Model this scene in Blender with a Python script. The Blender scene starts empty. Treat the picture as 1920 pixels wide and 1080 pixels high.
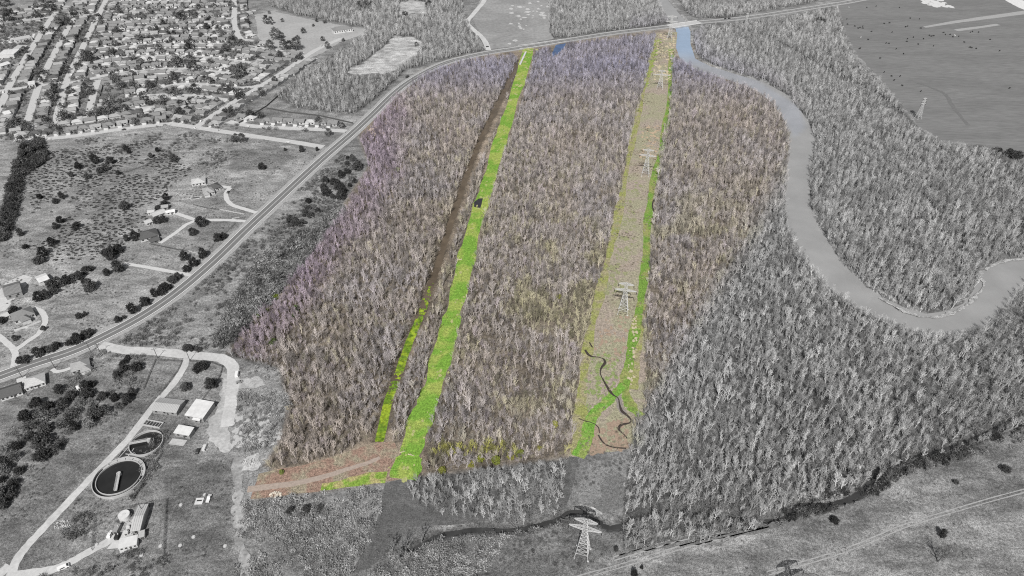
import bpy, math, random
import numpy as np
from mathutils import Vector, geometry
R = math.radians
rng = random.Random(7)
nrg = np.random.default_rng(7)
S = bpy.context.scene
COL = S.collection
# ------------------------------------------------------------------ camera
CH, PITCH, FPX = 350.0, 37.4, 1280.0
cP, sP = math.cos(R(PITCH)), math.sin(R(PITCH))
cam = bpy.data.objects.new('camera', bpy.data.cameras.new('camera'))
COL.objects.link(cam)
cam.location = (0, 0, CH); cam.rotation_euler = (R(90 - PITCH), 0, 0)
cam.data.sensor_width = 36; cam.data.lens = FPX / 1920 * 36
cam.data.clip_start = 1; cam.data.clip_end = 30000
S.camera = cam
def G(u, v, z=0.0):
    x = (u - 960) / FPX; y = (540 - v) / FPX
    d = (x, cP + y * sP, -sP + y * cP)
    t = (z - CH) / d[2]
    return Vector((d[0] * t, d[1] * t, z))
def GL(pts, z=0.0): return [G(u, v, z) for u, v in pts]
def PX(X, Y, Z):
    X = np.asarray(X, float); Y = np.asarray(Y, float); z = np.asarray(Z, float) - CH
    dep = Y * cP - z * sP; up = Y * sP + z * cP
    return 960 + FPX * X / dep, 540 - FPX * up / dep
def sc(v): return (v + 450) / 1490 * 3.34          # pixels of the photo per metre at that row
# ------------------------------------------------------------------ light
SUN_EL, SUN_AZ = 47, 176          # the sun stands behind the drone
w = bpy.data.worlds.new('World'); S.world = w; w.use_nodes = True
nt = w.node_tree; bg = nt.nodes['Background']
sky = nt.nodes.new('ShaderNodeTexSky'); sky.sky_type = 'NISHITA'; sky.sun_disc = False
sky.sun_elevation = R(SUN_EL); sky.sun_rotation = R(SUN_AZ + 8)
hs = nt.nodes.new('ShaderNodeHueSaturation'); hs.inputs['Saturation'].default_value = 0.12
nt.links.new(sky.outputs[0], hs.inputs['Color']); nt.links.new(hs.outputs[0], bg.inputs['Color'])
bg.inputs['Strength'].default_value = 0.065
sl = bpy.data.lights.new('sun', 'SUN'); sl.energy = 4.3; sl.angle = R(0.5); sl.color = (1, 0.985, 0.96)
so = bpy.data.objects.new('sun', sl); COL.objects.link(so)
az = R(188)                       # direction towards the sun, clockwise from +Y
so.rotation_euler = Vector((math.sin(az) * math.cos(R(SUN_EL)), math.cos(az) * math.cos(R(SUN_EL)), math.sin(R(SUN_EL)))).to_track_quat('Z', 'Y').to_euler()
S.view_settings.view_transform = 'Standard'; S.view_settings.look = 'None'; S.view_settings.exposure = 0.06
S.cycles.max_bounces = 4; S.cycles.diffuse_bounces = 2; S.cycles.glossy_bounces = 2
S.cycles.transparent_max_bounces = 4; S.cycles.use_denoising = False
S.cycles.filter_width = 1.1; S.cycles.caustics_reflective = False; S.cycles.caustics_refractive = False
# ------------------------------------------------------------------ materials
def newmat(name, rough=0.9, spec=0.2):
    m = bpy.data.materials.new(name); m.use_nodes = True
    b = m.node_tree.nodes['Principled BSDF']
    b.inputs['Roughness'].default_value = rough; b.inputs['Specular IOR Level'].default_value = spec
    return m, m.node_tree, b
def c4(c):
    if isinstance(c, (int, float)): c = (c, c, c)
    return (c[0], c[1], c[2], 1)
def noise(t, scale, detail=4, rough=0.6, stretch=None, dist=0.0):
    tc = t.nodes.new('ShaderNodeTexCoord'); n = t.nodes.new('ShaderNodeTexNoise')
    n.inputs['Scale'].default_value = scale; n.inputs['Detail'].default_value = detail
    n.inputs['Roughness'].default_value = rough; n.inputs['Distortion'].default_value = dist
    if stretch:
        mp = t.nodes.new('ShaderNodeMapping'); mp.inputs['Scale'].default_value = stretch[:3]
        mp.inputs['Rotation'].default_value = (0, 0, stretch[3] if len(stretch) > 3 else 0)
        t.links.new(tc.outputs['Object'], mp.inputs['Vector']); t.links.new(mp.outputs[0], n.inputs['Vector'])
    else: t.links.new(tc.outputs['Object'], n.inputs['Vector'])
    return n.outputs['Fac']
def ramp(t, fac, stops):
    r = t.nodes.new('ShaderNodeValToRGB'); e = r.color_ramp.elements
    while len(e) < len(stops): e.new(0.5)
    for k, (p, c) in enumerate(stops): e[k].position = p; e[k].color = c4(c)
    t.links.new(fac, r.inputs[0]); return r.outputs[0]
def mixc(t, fac, a, b, mode='MIX'):
    m = t.nodes.new('ShaderNodeMix'); m.data_type = 'RGBA'; m.blend_type = mode
    for s, v in ((m.inputs['Factor'], fac), (m.inputs['A'], a), (m.inputs['B'], b)):
        if hasattr(v, 'is_output'): t.links.new(v, s)
        elif s.type == 'RGBA': s.default_value = c4(v)
        else: s.default_value = v
    return m.outputs['Result']
def M(name, c, var=0.2, scale=0.3, rough=0.9, spec=0.2, stretch=None, metal=0.0, c2=None, scale2=None, bump=0):
    """one colour broken by two octaves of noise; c2 = patches of a second colour"""
    m, t, b = newmat(name, rough, spec)
    c = c4(c)[:3]
    f = noise(t, scale, 5, 0.65, stretch)
    lo = tuple(x * (1 - var) for x in c); hi = tuple(min(1, x * (1 + var)) for x in c)
    col = ramp(t, f, [(0.3, lo), (0.5, c), (0.7, hi)])
    if c2 is not None:
        g = noise(t, scale2 or scale / 6, 4, 0.6, stretch, 0.4)
        k = ramp(t, g, [(0.45, 0.0), (0.58, 1.0)])
        c2 = c4(c2)[:3]
        col2 = ramp(t, f, [(0.3, tuple(x * (1 - var) for x in c2)), (0.7, tuple(min(1, x * (1 + var)) for x in c2))])
        col = mixc(t, k, col, col2)
    if bump:
        col = mixc(t, 1.0, col, ramp(t, noise(t, 1.3, 4, .75), [(.34, .5), (.5, 1.0), (.66, 1.42)]), 'MULTIPLY')
    t.links.new(col, b.inputs['Base Color']); b.inputs['Metallic'].default_value = metal
    if bump:
        bp = t.nodes.new('ShaderNodeBump'); bp.inputs['Strength'].default_value = bump; bp.inputs['Distance'].default_value = 0.5
        t.links.new(noise(t, scale * 3, 4, 0.7), bp.inputs['Height']); t.links.new(bp.outputs[0], b.inputs['Normal'])
    return m
def tintmat(name, src, rough=0.85, spec=0.15, var=0.3):
    """plant surface; colour comes with each plant (instance attribute or object colour)"""
    m, t, b = newmat(name, rough, spec)
    if src == 'inst':
        a = t.nodes.new('ShaderNodeAttribute'); a.attribute_type = 'INSTANCER'; a.attribute_name = 'tint'; col = a.outputs['Color']
    else:
        a = t.nodes.new('ShaderNodeObjectInfo'); col = a.outputs['Color']
    f = noise(t, 0.9, 3, 0.6)
    col = mixc(t, 1.0, col, ramp(t, f, [(0.3, 1 - var), (0.7, 1.0 + 0 * var)]), 'MULTIPLY')
    t.links.new(col, b.inputs['Base Color'])
    return m
# ------------------------------------------------------------------ mesh helpers
class MB:
    def __init__(s): s.v = []; s.f = []; s.m = []
    def quadface(s, pts, mi=0):
        n = len(s.v); s.v += [tuple(p) for p in pts]; s.f.append(tuple(range(n, n + len(pts)))); s.m.append(mi)
    def box(s, c, d, rz=0, mi=0, taper=1.0):
        """centre of base c, size d"""
        cx, cy, cz = c; hx, hy = d[0] / 2, d[1] / 2; n = len(s.v); co, si = math.cos(rz), math.sin(rz)
        for z, k in ((cz, 1), (cz + d[2], taper)):
            for x, y in ((-hx, -hy), (hx, -hy), (hx, hy), (-hx, hy)):
                x *= k; y *= k; s.v.append((cx + x * co - y * si, cy + x * si + y * co, z))
        for f in ((3, 2, 1, 0), (4, 5, 6, 7), (0, 1, 5, 4), (1, 2, 6, 5), (2, 3, 7, 6), (3, 0, 4, 7)):
            s.f.append(tuple(n + i for i in f)); s.m.append(mi)
    def bar(s, a, b, r, r2=None, k=4, mi=0, cap=True):
        a = Vector(a); b = Vector(b); d = (b - a)
        if d.length < 1e-6: return
        d.normalize(); q = Vector((0, 0, 1)) if abs(d.z) < 0.9 else Vector((1, 0, 0))
        x = d.cross(q).normalized(); y = d.cross(x); n = len(s.v)
        r2 = r if r2 is None else r2
        for p, rr in ((a, r), (b, r2)):
            for i in range(k):
                t = 2 * math.pi * (i + .5) / k; s.v.append(tuple(p + x * (rr * math.cos(t)) + y * (rr * math.sin(t))))
        for i in range(k):
            j = (i + 1) % k; s.f.append((n + i, n + j, n + k + j, n + k + i)); s.m.append(mi)
        if cap: s.f.append(tuple(n + k + i for i in range(k))); s.m.append(mi); s.f.append(tuple(n + k - 1 - i for i in range(k))); s.m.append(mi)
    def spike(s, a, b, r, mi=0):
        """three-sided tapering twig"""
        a = Vector(a); b = Vector(b); d = (b - a).normalized(); q = Vector((0, 0, 1)) if abs(d.z) < 0.9 else Vector((1, 0, 0))
        x = d.cross(q).normalized(); y = d.cross(x); n = len(s.v)
        for p, rr in ((a, r), (b, r * .45)):
            for i in range(3):
                t = 2.0944 * i; s.v.append(tuple(p + x * (rr * math.cos(t)) + y * (rr * math.sin(t))))
        for i in range(3):
            j = (i + 1) % 3; s.f.append((n + i, n + j, n + 3 + j, n + 3 + i)); s.m.append(mi)
    def cyl(s, c, r, h, k=24, mi=0, r2=None):
        s.bar(c, (c[0], c[1], c[2] + h), r, r2, k, mi)
    def ring(s, c, ro, ri, h, k=48, mi=0):
        n = len(s.v)
        for i in range(k):
            t = 2 * math.pi * i / k; co, si = math.cos(t), math.sin(t)
            for rr, z in ((ro, 0), (ro, h), (ri, h), (ri, 0)): s.v.append((c[0] + rr * co, c[1] + rr * si, c[2] + z))
        for i in range(k):
            a = n + 4 * i; b = n + 4 * ((i + 1) % k)
            for q in range(4): s.f.append((a + q, b + q, b + (q + 1) % 4, a + (q + 1) % 4)); s.m.append(mi)
    def mesh(s, name, mats):
        me = bpy.data.meshes.new(name); me.from_pydata(s.v, [], s.f)
        for m in (mats if isinstance(mats, (list, tuple)) else [mats]): me.materials.append(m)
        if any(s.m): me.polygons.foreach_set('material_index', s.m)
        me.update(); return me
    def build(s, name, mats, parent=None, link=True):
        o = bpy.data.objects.new(name, s.mesh(name, mats))
        if link: COL.objects.link(o)
        if parent is not None: o.parent = parent
        return o
def tag(o, label=None, cat=None, group=None, kind=None):
    for k, v in (('label', label), ('category', cat), ('group', group), ('kind', kind)):
        if v: o[k] = v
    return o
def thing(name, label, cat, loc=(0, 0, 0), rz=0, group=None):
    o = bpy.data.objects.new(name, None); COL.objects.link(o); o.empty_display_size = 1
    o.location = loc; o.rotation_euler = (0, 0, rz)
    return tag(o, label, cat, group)
KIDS = {}
def kids(o):
    if o.name not in KIDS: KIDS[o.name] = list(o.children)
    return KIDS[o.name]
def dup(o, loc=None, rz=None, label=None, scale=None, parent=None, group=None):
    c = o.copy(); COL.objects.link(c)
    if parent is not None: c.parent = parent
    for ch in kids(o): dup(ch, parent=c)
    if loc is not None: c.location = loc
    if rz is not None: c.rotation_euler = (0, 0, rz)
    if scale is not None: c.scale = scale if hasattr(scale, '__len__') else (scale,) * 3
    if label: c['label'] = label
    if group: c['group'] = group
    return c
ORD = ['first', 'second', 'third', 'fourth', 'fifth', 'sixth', 'seventh', 'eighth', 'ninth', 'tenth', 'eleventh', 'twelfth'] 
def nth(k):
    if k < 12: return ORD[k]
    k += 1
    return '%d%s' % (k, 'th' if 10 < k % 100 < 14 else {1: 'st', 2: 'nd', 3: 'rd'}.get(k % 10, 'th'))
# ------------------------------------------------------------------ 2-D tools
def inside(u, v, poly):
    u = np.asarray(u, float); v = np.asarray(v, float); r = np.zeros(u.shape, bool); n = len(poly)
    for i in range(n):
        x1, y1 = poly[i]; x2, y2 = poly[(i + 1) % n]
        if y1 == y2: continue
        c = ((y1 > v) != (y2 > v)) & (u < (x2 - x1) * (v - y1) / (y2 - y1) + x1); r ^= c
    return r
def segdist(u, v, pts, closed=False):
    u = np.asarray(u, float); v = np.asarray(v, float); d = np.full(u.shape, 1e9)
    n = len(pts)
    for i in range(n if closed else n - 1):
        x1, y1 = pts[i]; x2, y2 = pts[(i + 1) % n]; dx, dy = x2 - x1, y2 - y1; L = dx * dx + dy * dy + 1e-9
        t = np.clip(((u - x1) * dx + (v - y1) * dy) / L, 0, 1)
        d = np.minimum(d, np.hypot(u - x1 - t * dx, v - y1 - t * dy))
    return d
def sdist(u, v, poly):
    d = segdist(u, v, poly, True); return np.where(inside(u, v, poly), d, -d)
def smooth(x): x = np.clip(x, 0, 1); return x * x * (3 - 2 * x)
_lat = nrg.random((256, 256))
def vnoise(x, y, s):
    x = np.asarray(x) / s + 1000.5; y = np.asarray(y) / s + 1000.5
    xi = np.floor(x).astype(int); yi = np.floor(y).astype(int); fx = smooth(x - xi); fy = smooth(y - yi)
    g = lambda a, b: _lat[a % 256, b % 256]
    return (g(xi, yi) * (1 - fx) + g(xi + 1, yi) * fx) * (1 - fy) + (g(xi, yi + 1) * (1 - fx) + g(xi + 1, yi + 1) * fx) * fy
def fnoise(x, y, s): return (vnoise(x, y, s) + .5 * vnoise(x, y, s / 2.1) + .25 * vnoise(x, y, s / 4.3)) / 1.75
def curve(pts, n=6):
    """Catmull-Rom through pixel points"""
    out = []; P = [pts[0]] + list(pts) + [pts[-1]]
    for i in range(1, len(P) - 2):
        p0, p1, p2, p3 = P[i - 1:i + 3]
        for k in range(n):
            t = k / n
            out.append(tuple(.5 * (2 * p1[j] + (p2[j] - p0[j]) * t + (2 * p0[j] - 5 * p1[j] + 4 * p2[j] - p3[j]) * t * t + (3 * p1[j] - p0[j] - 3 * p2[j] + p3[j]) * t ** 3) for j in (0, 1)))
    out.append(tuple(pts[-1])); return out
def jag(poly, amp, step=5.0):
    """ground polygon with edges cut short and pushed about"""
    out = []; n = len(poly)
    for i in range(n):
        a = poly[i]; b = poly[(i + 1) % n]; L = (b - a).length; k = max(1, int(L / step)); d = (b - a); nn = Vector((-d.y, d.x, 0)).normalized() if L > 1e-6 else Vector((0, 0, 0))
        for j in range(k): out.append(a + d * (j / k) + nn * rng.uniform(-amp, amp))
    return out
def sheet(name, px, m, z=0.03, amp=0.8, label=None, cat=None, kind='structure', step=5.0, thick=0):
    z = zfree(z); poly = jag([Vector((p.x, p.y, 0)) for p in GL(px)], amp, step)
    tris = geometry.tessellate_polygon([poly])
    me = bpy.data.meshes.new(name); me.from_pydata([(p.x, p.y, z) for p in poly], [], [tuple(t) for t in tris])
    for p in me.polygons:
        if p.normal.z < 0: p.flip()
    me.materials.append(m); me.update()
    o = bpy.data.objects.new(name, me); COL.objects.link(o)
    return tag(o, label, cat, None, kind)
ZUSE = {}
def zfree(z):
    k = ZUSE.get(z, 0); ZUSE[z] = k + 1; return z + .002 * k
def ribbon_into(mb, pts, half, z, mi=0, amp=0.0, off=0.0):
    P = [Vector((p.x, p.y, 0)) for p in pts]; n0 = len(mb.v)
    for i, p in enumerate(P):
        d = (P[min(i + 1, len(P) - 1)] - P[max(i - 1, 0)]).normalized(); nn = Vector((-d.y, d.x, 0))
        hw = half(i / (len(P) - 1)) if callable(half) else half
        for s in (1, -1):
            q = p + nn * (off + s * hw + rng.uniform(-amp, amp)); mb.v.append((q.x, q.y, z))
    for i in range(len(P) - 1):
        a = n0 + 2 * i; mb.f.append((a, a + 1, a + 3, a + 2)); mb.m.append(mi)
ROADS = []
def ribbon(name, px, half, m, z=0.1, amp=0.3, smoothn=6, kind='structure', label=None, cat=None):
    if name in ('gravel_road', 'driveway', 'street', 'dirt_path'): ROADS.append(([(p.x, p.y) for p in GL(curve(px, 3))], half(.5) if callable(half) else half))
    z = zfree(z); mb = MB(); ribbon_into(mb, GL(curve(px, smoothn) if smoothn else px), half, z, 0, amp)
    o = mb.build(name, m); return tag(o, label, cat, None, kind)

# ================================================================== layout in photo pixels
PARCEL = [(470, 936), (600, 921), (725, 904), (790, 893), (1065, 858), (1172, 844), (1185, 800), (1215, 750), (1255, 680), (1330, 560), (1400, 450), (1450, 360), (1490, 290), (1480, 200), (1440, 160), (1370, 138), (1310, 112), (1288, 52), (1240, 55), (1060, 78), (960, 93), (860, 108), (790, 133), (740, 168), (690, 225), (672, 250), (690, 310), (640, 390), (590, 460), (530, 540), (440, 635), (425, 662), (520, 688), (545, 760), (522, 830), (488, 880)]
W1 = [(520, 880), (490, 876), (520, 830), (540, 760), (525, 692), (470, 680), (425, 664), (440, 636), (530, 545), (600, 450), (650, 385), (692, 310), (676, 255), (700, 228), (740, 178), (790, 140), (860, 114), (960, 99), (972, 112), (952, 150), (925, 200), (900, 255), (878, 310), (858, 375), (830, 455), (805, 520), (785, 575), (757, 640), (733, 705), (712, 760), (700, 815), (640, 852), (560, 872)]
W1B = [(975, 140), (952, 190), (928, 250), (910, 300), (900, 350), (888, 400), (876, 450), (860, 510), (845, 560), (828, 620), (810, 670), (790, 730), (777, 780), (752, 830), (735, 835), (732, 780), (750, 720), (775, 660), (800, 600), (815, 545), (838, 490), (852, 440), (872, 380), (890, 325), (913, 270), (940, 215), (955, 170), (965, 135)]
W2 = [(1003, 95), (992, 140), (978, 185), (958, 245), (938, 300), (920, 355), (908, 400), (900, 440), (888, 500), (873, 560), (858, 620), (843, 690), (822, 745), (807, 795), (798, 845), (798, 888), (830, 883), (1060, 855), (1078, 800), (1083, 720), (1088, 660), (1105, 610), (1118, 540), (1138, 470), (1158, 380), (1173, 300), (1188, 230), (1205, 170), (1220, 110), (1230, 62), (1060, 81)]
WR = [(1262, 105), (1256, 200), (1242, 260), (1233, 330), (1228, 400), (1217, 480), (1211, 560), (1208, 640), (1208, 760), (1190, 790), (1178, 845), (1168, 940), (1172, 985), (1300, 972), (1440, 978), (1480, 950), (1500, 936), (1600, 922), (1640, 905), (1665, 878), (1725, 862), (1800, 846), (1900, 806), (1980, 770), (2060, 700), (2060, 470), (1920, 512), (1900, 550), (1860, 592), (1820, 617), (1760, 624), (1700, 608), (1640, 588), (1590, 558), (1540, 513), (1500, 463), (1480, 422), (1476, 380), (1482, 260), (1472, 222), (1448, 187), (1400, 160), (1350, 143), (1310, 131), (1280, 113)]
W4 = [(765, 905), (800, 894), (1064, 860), (1054, 940), (1042, 968), (965, 984), (900, 978), (815, 964), (768, 935)]
W5 = [(1168, 975), (1300, 960), (1450, 972), (1400, 1003), (1290, 1012), (1170, 1032)]
W6 = [(1300, 62), (1320, 47), (1400, 40), (1500, 27), (1570, 12), (1582, 60), (1600, 105), (1650, 155), (1690, 200), (1722, 240), (1770, 268), (1840, 276), (1920, 305), (2050, 330), (2050, 470), (1920, 482), (1880, 486), (1843, 503), (1828, 540), (1808, 568), (1778, 580), (1740, 586), (1700, 576), (1660, 558), (1622, 533), (1577, 490), (1533, 420), (1518, 370), (1518, 320), (1528, 260), (1514, 220), (1472, 173), (1432, 152), (1332, 120), (1303, 100)]
W6GAP = [(1300, 40), (1440, 70), (1500, 108), (1560, 140), (1640, 178), (1720, 245)]
W7 = [(1030, -40), (1215, -40), (1258, 44), (1240, 48), (1150, 59), (1060, 71), (1036, 70), (1030, 40)]
W8 = [(1250, -40), (1600, -40), (1530, 3), (1480, 13), (1380, 30), (1310, 36), (1288, 25)]
W9 = [(480, -40), (510, 12), (560, 28), (620, 40), (690, 52), (668, 74), (640, 92), (605, 112), (575, 126), (555, 146), (515, 180), (560, 203), (660, 216), (705, 185), (760, 132), (830, 112), (912, 94), (880, 50), (870, 20), (855, -40)]
CLEAR = [(740, 66), (775, 70), (792, 76), (785, 100), (760, 118), (730, 138), (660, 142), (648, 136), (690, 110), (722, 85)]
CLEAR2 = [(750, 2), (800, 2), (800, 25), (745, 30)]
WOODS = [W1, W1B, W2, WR, W4, W5, W6, W7, W8, W9]
RIVER_L = [(1205, -40), (1230, 0), (1260, 38), (1270, 55), (1267, 80), (1278, 110), (1308, 130), (1370, 148), (1420, 166), (1450, 190), (1474, 224), (1483, 262), (1478, 320), (1475, 380), (1480, 424), (1498, 466), (1538, 516), (1588, 562), (1640, 592), (1700, 614), (1760, 630), (1822, 624), (1864, 600), (1904, 555), (1935, 520), (2060, 480)]
RIVER_R = [(1240, -40), (1252, 0), (1287, 42), (1293, 58), (1293, 80), (1302, 108), (1330, 122), (1380, 138), (1430, 152), (1470, 173), (1496, 200), (1516, 230), (1526, 260), (1521, 290), (1516, 340), (1516, 380), (1531, 420), (1576, 490), (1621, 534), (1661, 559), (1700, 578), (1740, 588), (1780, 582), (1812, 568), (1833, 540), (1846, 504), (1880, 487), (1920, 482), (2060, 440)]
RIVER = RIVER_L + RIVER_R[::-1]
CREEK = curve([(772, 1030), (790, 1017), (830, 998), (900, 988), (960, 990), (1045, 970), (1062, 958), (1090, 955), (1115, 966), (1140, 984), (1165, 981), (1200, 971), (1250, 955), (1300, 958), (1360, 966), (1440, 972), (1472, 968), (1488, 950), (1505, 942), (1560, 940), (1600, 928), (1630, 905), (1652, 872), (1720, 852), (1800, 830), (1900, 785), (2000, 740)], 5)
DITCH = curve([(975, 112), (945, 172), (920, 222), (897, 270), (877, 320), (857, 380), (837, 440), (822, 490), (803, 545), (790, 585), (766, 642), (745, 702), (727, 752), (716, 800), (710, 824)], 5)
GREEN = curve([(990, 92), (975, 150), (957, 205), (940, 260), (922, 320), (905, 375), (893, 410), (880, 460), (867, 520), (850, 585), (833, 650), (815, 715), (795, 770), (778, 820), (767, 860), (755, 898)], 6)
ROW = [(1230, 62), (1270, 60), (1266, 110), (1260, 200), (1246, 260), (1236, 330), (1230, 400), (1220, 480), (1214, 560), (1212, 640), (1212, 760), (1194, 795), (1180, 843), (1066, 858), (1080, 800), (1085, 720), (1090, 660), (1106, 610), (1120, 540), (1140, 470), (1160, 380), (1175, 300), (1190, 230), (1206, 170), (1220, 110)]
HWY = curve([(-90, 738), (0, 705), (60, 683), (130, 660), (180, 638), (260, 596), (330, 549), (400, 490), (460, 432), (520, 376), (600, 302), (660, 250), (700, 213), (740, 174), (780, 145), (830, 120), (880, 106), (920, 98), (980, 89), (1060, 76), (1150, 62), (1240, 51), (1300, 43), (1400, 33), (1500, 18), (1600, 2), (1700, -18)], 8)

# ------------------------------------------------------------------ ground: one sheet with river, creek and ditch cut into it
def gridline(lo, hi, step, far):
    a = list(np.arange(lo, hi + step, step)); d = step; p = lo; q = hi
    l = []; r = []
    while p > -far: d *= 1.6; p -= d; q += d; l.append(p); r.append(q)
    return np.array(l[::-1] + a + r)
gx = gridline(-960, 960, 2.4, 9000); gy = gridline(130, 1420, 2.4, 9000)
GX, GY = np.meshgrid(gx, gy); FXY = (GX.ravel(), GY.ravel())
X, Y = FXY
def g2(px): return [(p.x, p.y) for p in GL(px)]
near = (np.abs(X) < 1100) & (Y > 100) & (Y < 1600)
Z = np.zeros_like(X)
xi, yi = X[near], Y[near]
zr = np.zeros_like(xi)
rd = sdist(xi, yi, g2(RIVER))
zr = np.minimum(zr, -6.0 * smooth((rd + 7) / 16))
cd = segdist(xi, yi, g2(CREEK)); zr = np.minimum(zr, -3.6 * smooth((5 - cd) / 4.5))
dd = segdist(xi, yi, g2(DITCH)); zr = np.minimum(zr, -2.0 * smooth((6.4 - dd) / 4.5))
und = (fnoise(xi, yi, 30) - .5) * .05
Z[near] = zr
def height(x, y):
    z = -6.0 * smooth((sdist(x, y, g2(RIVER)) + 7) / 16)
    z = np.minimum(z, -3.6 * smooth((5 - segdist(x, y, g2(CREEK))) / 4.5))
    return np.minimum(z, -2.0 * smooth((6.4 - segdist(x, y, g2(DITCH))) / 4.5))
# zone colours on the ground sheet: soil, dry grass, leaf litter
U, V = PX(xi, yi, zr * 0)
C = np.empty((len(xi), 3))
base = 0.215 + 0.12 * (fnoise(xi, yi, 42) - .5)
C[:] = base[:, None]
def paint(mask, col):
    col = np.asarray(col, float); C[:] = C * (1 - mask[:, None]) + col * mask[:, None]
def zone(poly, col, soft=6.0, wob=10.0):
    d = sdist(U, V, poly) + (fnoise(xi, yi, 14) - .5) * wob * 2
    paint(smooth(d / soft + .5), col)
PW = smooth((sdist(U, V, PARCEL) + 6) / 14)        # weight of the coloured parcel
paint(PW, np.array([.26, .215, .17])[None])
zone([(-200, 245), (330, 238), (640, 285), (440, 440), (330, 560), (150, 660), (-200, 760)], .275 + 0 * 1, 8)
zone([(60, 285), (340, 262), (330, 320), (300, 370), (240, 430), (170, 470), (60, 500), (0, 470)], .235, 20, 14)
zone([(440, 285), (520, 270), (560, 300), (500, 320), (420, 325)], .17, 10)
zone([(385, 380), (480, 320), (470, 400), (360, 470)], .225, 8)
zone([(190, 650), (330, 560), (480, 410), (660, 260), (690, 310), (560, 480), (430, 660)], .235, 8)
zone([(310, 880), (440, 860), (445, 1090), (300, 1090)], .165, 4, 3)
zone([(0, 985), (240, 720), (330, 690), (190, 860), (30, 1040)], .19, 6)
zone([(440, 690), (540, 690), (540, 830), (500, 890), (470, 940), (440, 1080)], .25, 8)
zone([(1160, 1045), (1500, 965), (1700, 912), (1960, 840), (1960, 1120), (1100, 1120)], .235, 10, 12)
zone([(1180, 1030), (1420, 985), (1400, 1030), (1250, 1075), (1130, 1070)], .27, 16, 16)
zone([(1480, 985), (1640, 940), (1700, 950), (1560, 1010)], .17, 16, 18)
zone([(1600, 1040), (1760, 1000), (1830, 1040), (1700, 1085)], .175, 16, 20)
zone([(1750, 930), (1900, 880), (1930, 920), (1800, 965)], .19, 14, 18)
zone([(1240, 1050), (1420, 1020), (1440, 1050), (1300, 1085)], .18, 12, 16)
zone([(690, 985), (760, 950), (900, 975), (1160, 990), (1160, 1040), (1000, 1090), (660, 1090)], .16, 10)
for wd in WOODS:
    g = sdist(U, V, wd) + (fnoise(xi, yi, 12) - .5) * 8
    k = smooth(g / 6 + .6)
    n = fnoise(xi + 300, yi, 25)
    litter = np.stack([.075 + .075 * n] * 3, 1)  # leaf litter, its tone lowered to paint in tree shadow between trunks
    warm = np.stack([.115 + .09 * n, .098 + .078 * n, .08 + .062 * n], 1)
    paint(k, litter * (1 - PW[:, None]) + warm * PW[:, None])
for cl in (CLEAR, CLEAR2): zone(cl, .42, 5, 8)
# bare banks along the water
bk = smooth((5 - np.abs(rd + 3)) / 3) * smooth(rd * -1 / 2); paint(bk * .55 * (fnoise(xi, yi, 20) > .5), .36)
paint(smooth((5.5 - cd) / 2.5) * .8, .09)
open_ = np.maximum(smooth(1 - np.abs(U - 1100) / 75), np.maximum(smooth(1 - np.abs(U - 860) / 80) * .8, smooth(1 - np.abs(U - 1545) / 110)))
bk = smooth((2.6 - np.abs(cd - 4.6)) / 1.6) * open_ * (fnoise(xi, yi - 5, 9) * 1.3); paint(np.clip(bk, 0, 1) * .9, .42)
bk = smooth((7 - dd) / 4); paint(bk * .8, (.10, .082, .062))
C *= (1 + .75 * (fnoise(xi + 40, yi, 24) - .5) + .35 * (fnoise(xi, yi + 70, 8) - .5))[:, None]
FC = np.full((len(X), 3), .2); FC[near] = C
nx, ny = len(gx), len(gy)
idx = np.arange(nx * ny).reshape(ny, nx)
quads = np.stack([idx[:-1, :-1], idx[:-1, 1:], idx[1:, 1:], idx[1:, :-1]], -1).reshape(-1, 4)
me = bpy.data.meshes.new('ground'); me.vertices.add(len(X)); me.vertices.foreach_set('co', np.stack([X, Y, Z], 1).ravel())
me.loops.add(quads.size); me.loops.foreach_set('vertex_index', quads.ravel().astype(np.int32))
me.polygons.add(len(quads)); me.polygons.foreach_set('loop_start', np.arange(0, quads.size, 4, dtype=np.int32))
me.update(calc_edges=True)
at = me.attributes.new('soil', 'FLOAT_COLOR', 'POINT'); at.data.foreach_set('color', np.concatenate([FC, np.ones((len(X), 1))], 1).ravel())
m, t, b = newmat('ground_soil_and_dry_grass')
a = t.nodes.new('ShaderNodeAttribute'); a.attribute_name = 'soil'
f1 = ramp(t, noise(t, 0.55, 6, 0.75), [(0.32, .42), (0.5, 1.0), (0.68, 1.6)])
f2 = ramp(t, noise(t, 0.06, 4, 0.6, (1, 2.2, 1, .6), .6), [(0.36, .70), (0.64, 1.27)])
f3 = ramp(t, noise(t, 1.8, 3, 0.7), [(0.38, .5), (0.5, 1.0), (0.64, 1.4)])
col = mixc(t, 1.0, mixc(t, 1.0, mixc(t, 1.0, a.outputs['Color'], f1, 'MULTIPLY'), f2, 'MULTIPLY'), f3, 'MULTIPLY')
t.links.new(col, b.inputs['Base Color'])
bp = t.nodes.new('ShaderNodeBump'); bp.inputs['Strength'].default_value = .8; bp.inputs['Distance'].default_value = .6
t.links.new(noise(t, .9, 5, .75), bp.inputs['Height']); t.links.new(bp.outputs[0], b.inputs['Normal'])
me.materials.append(m)
o = bpy.data.objects.new('ground', me); COL.objects.link(o); tag(o, 'dry rough grass and leaf litter ground', None, None, 'structure')
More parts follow.
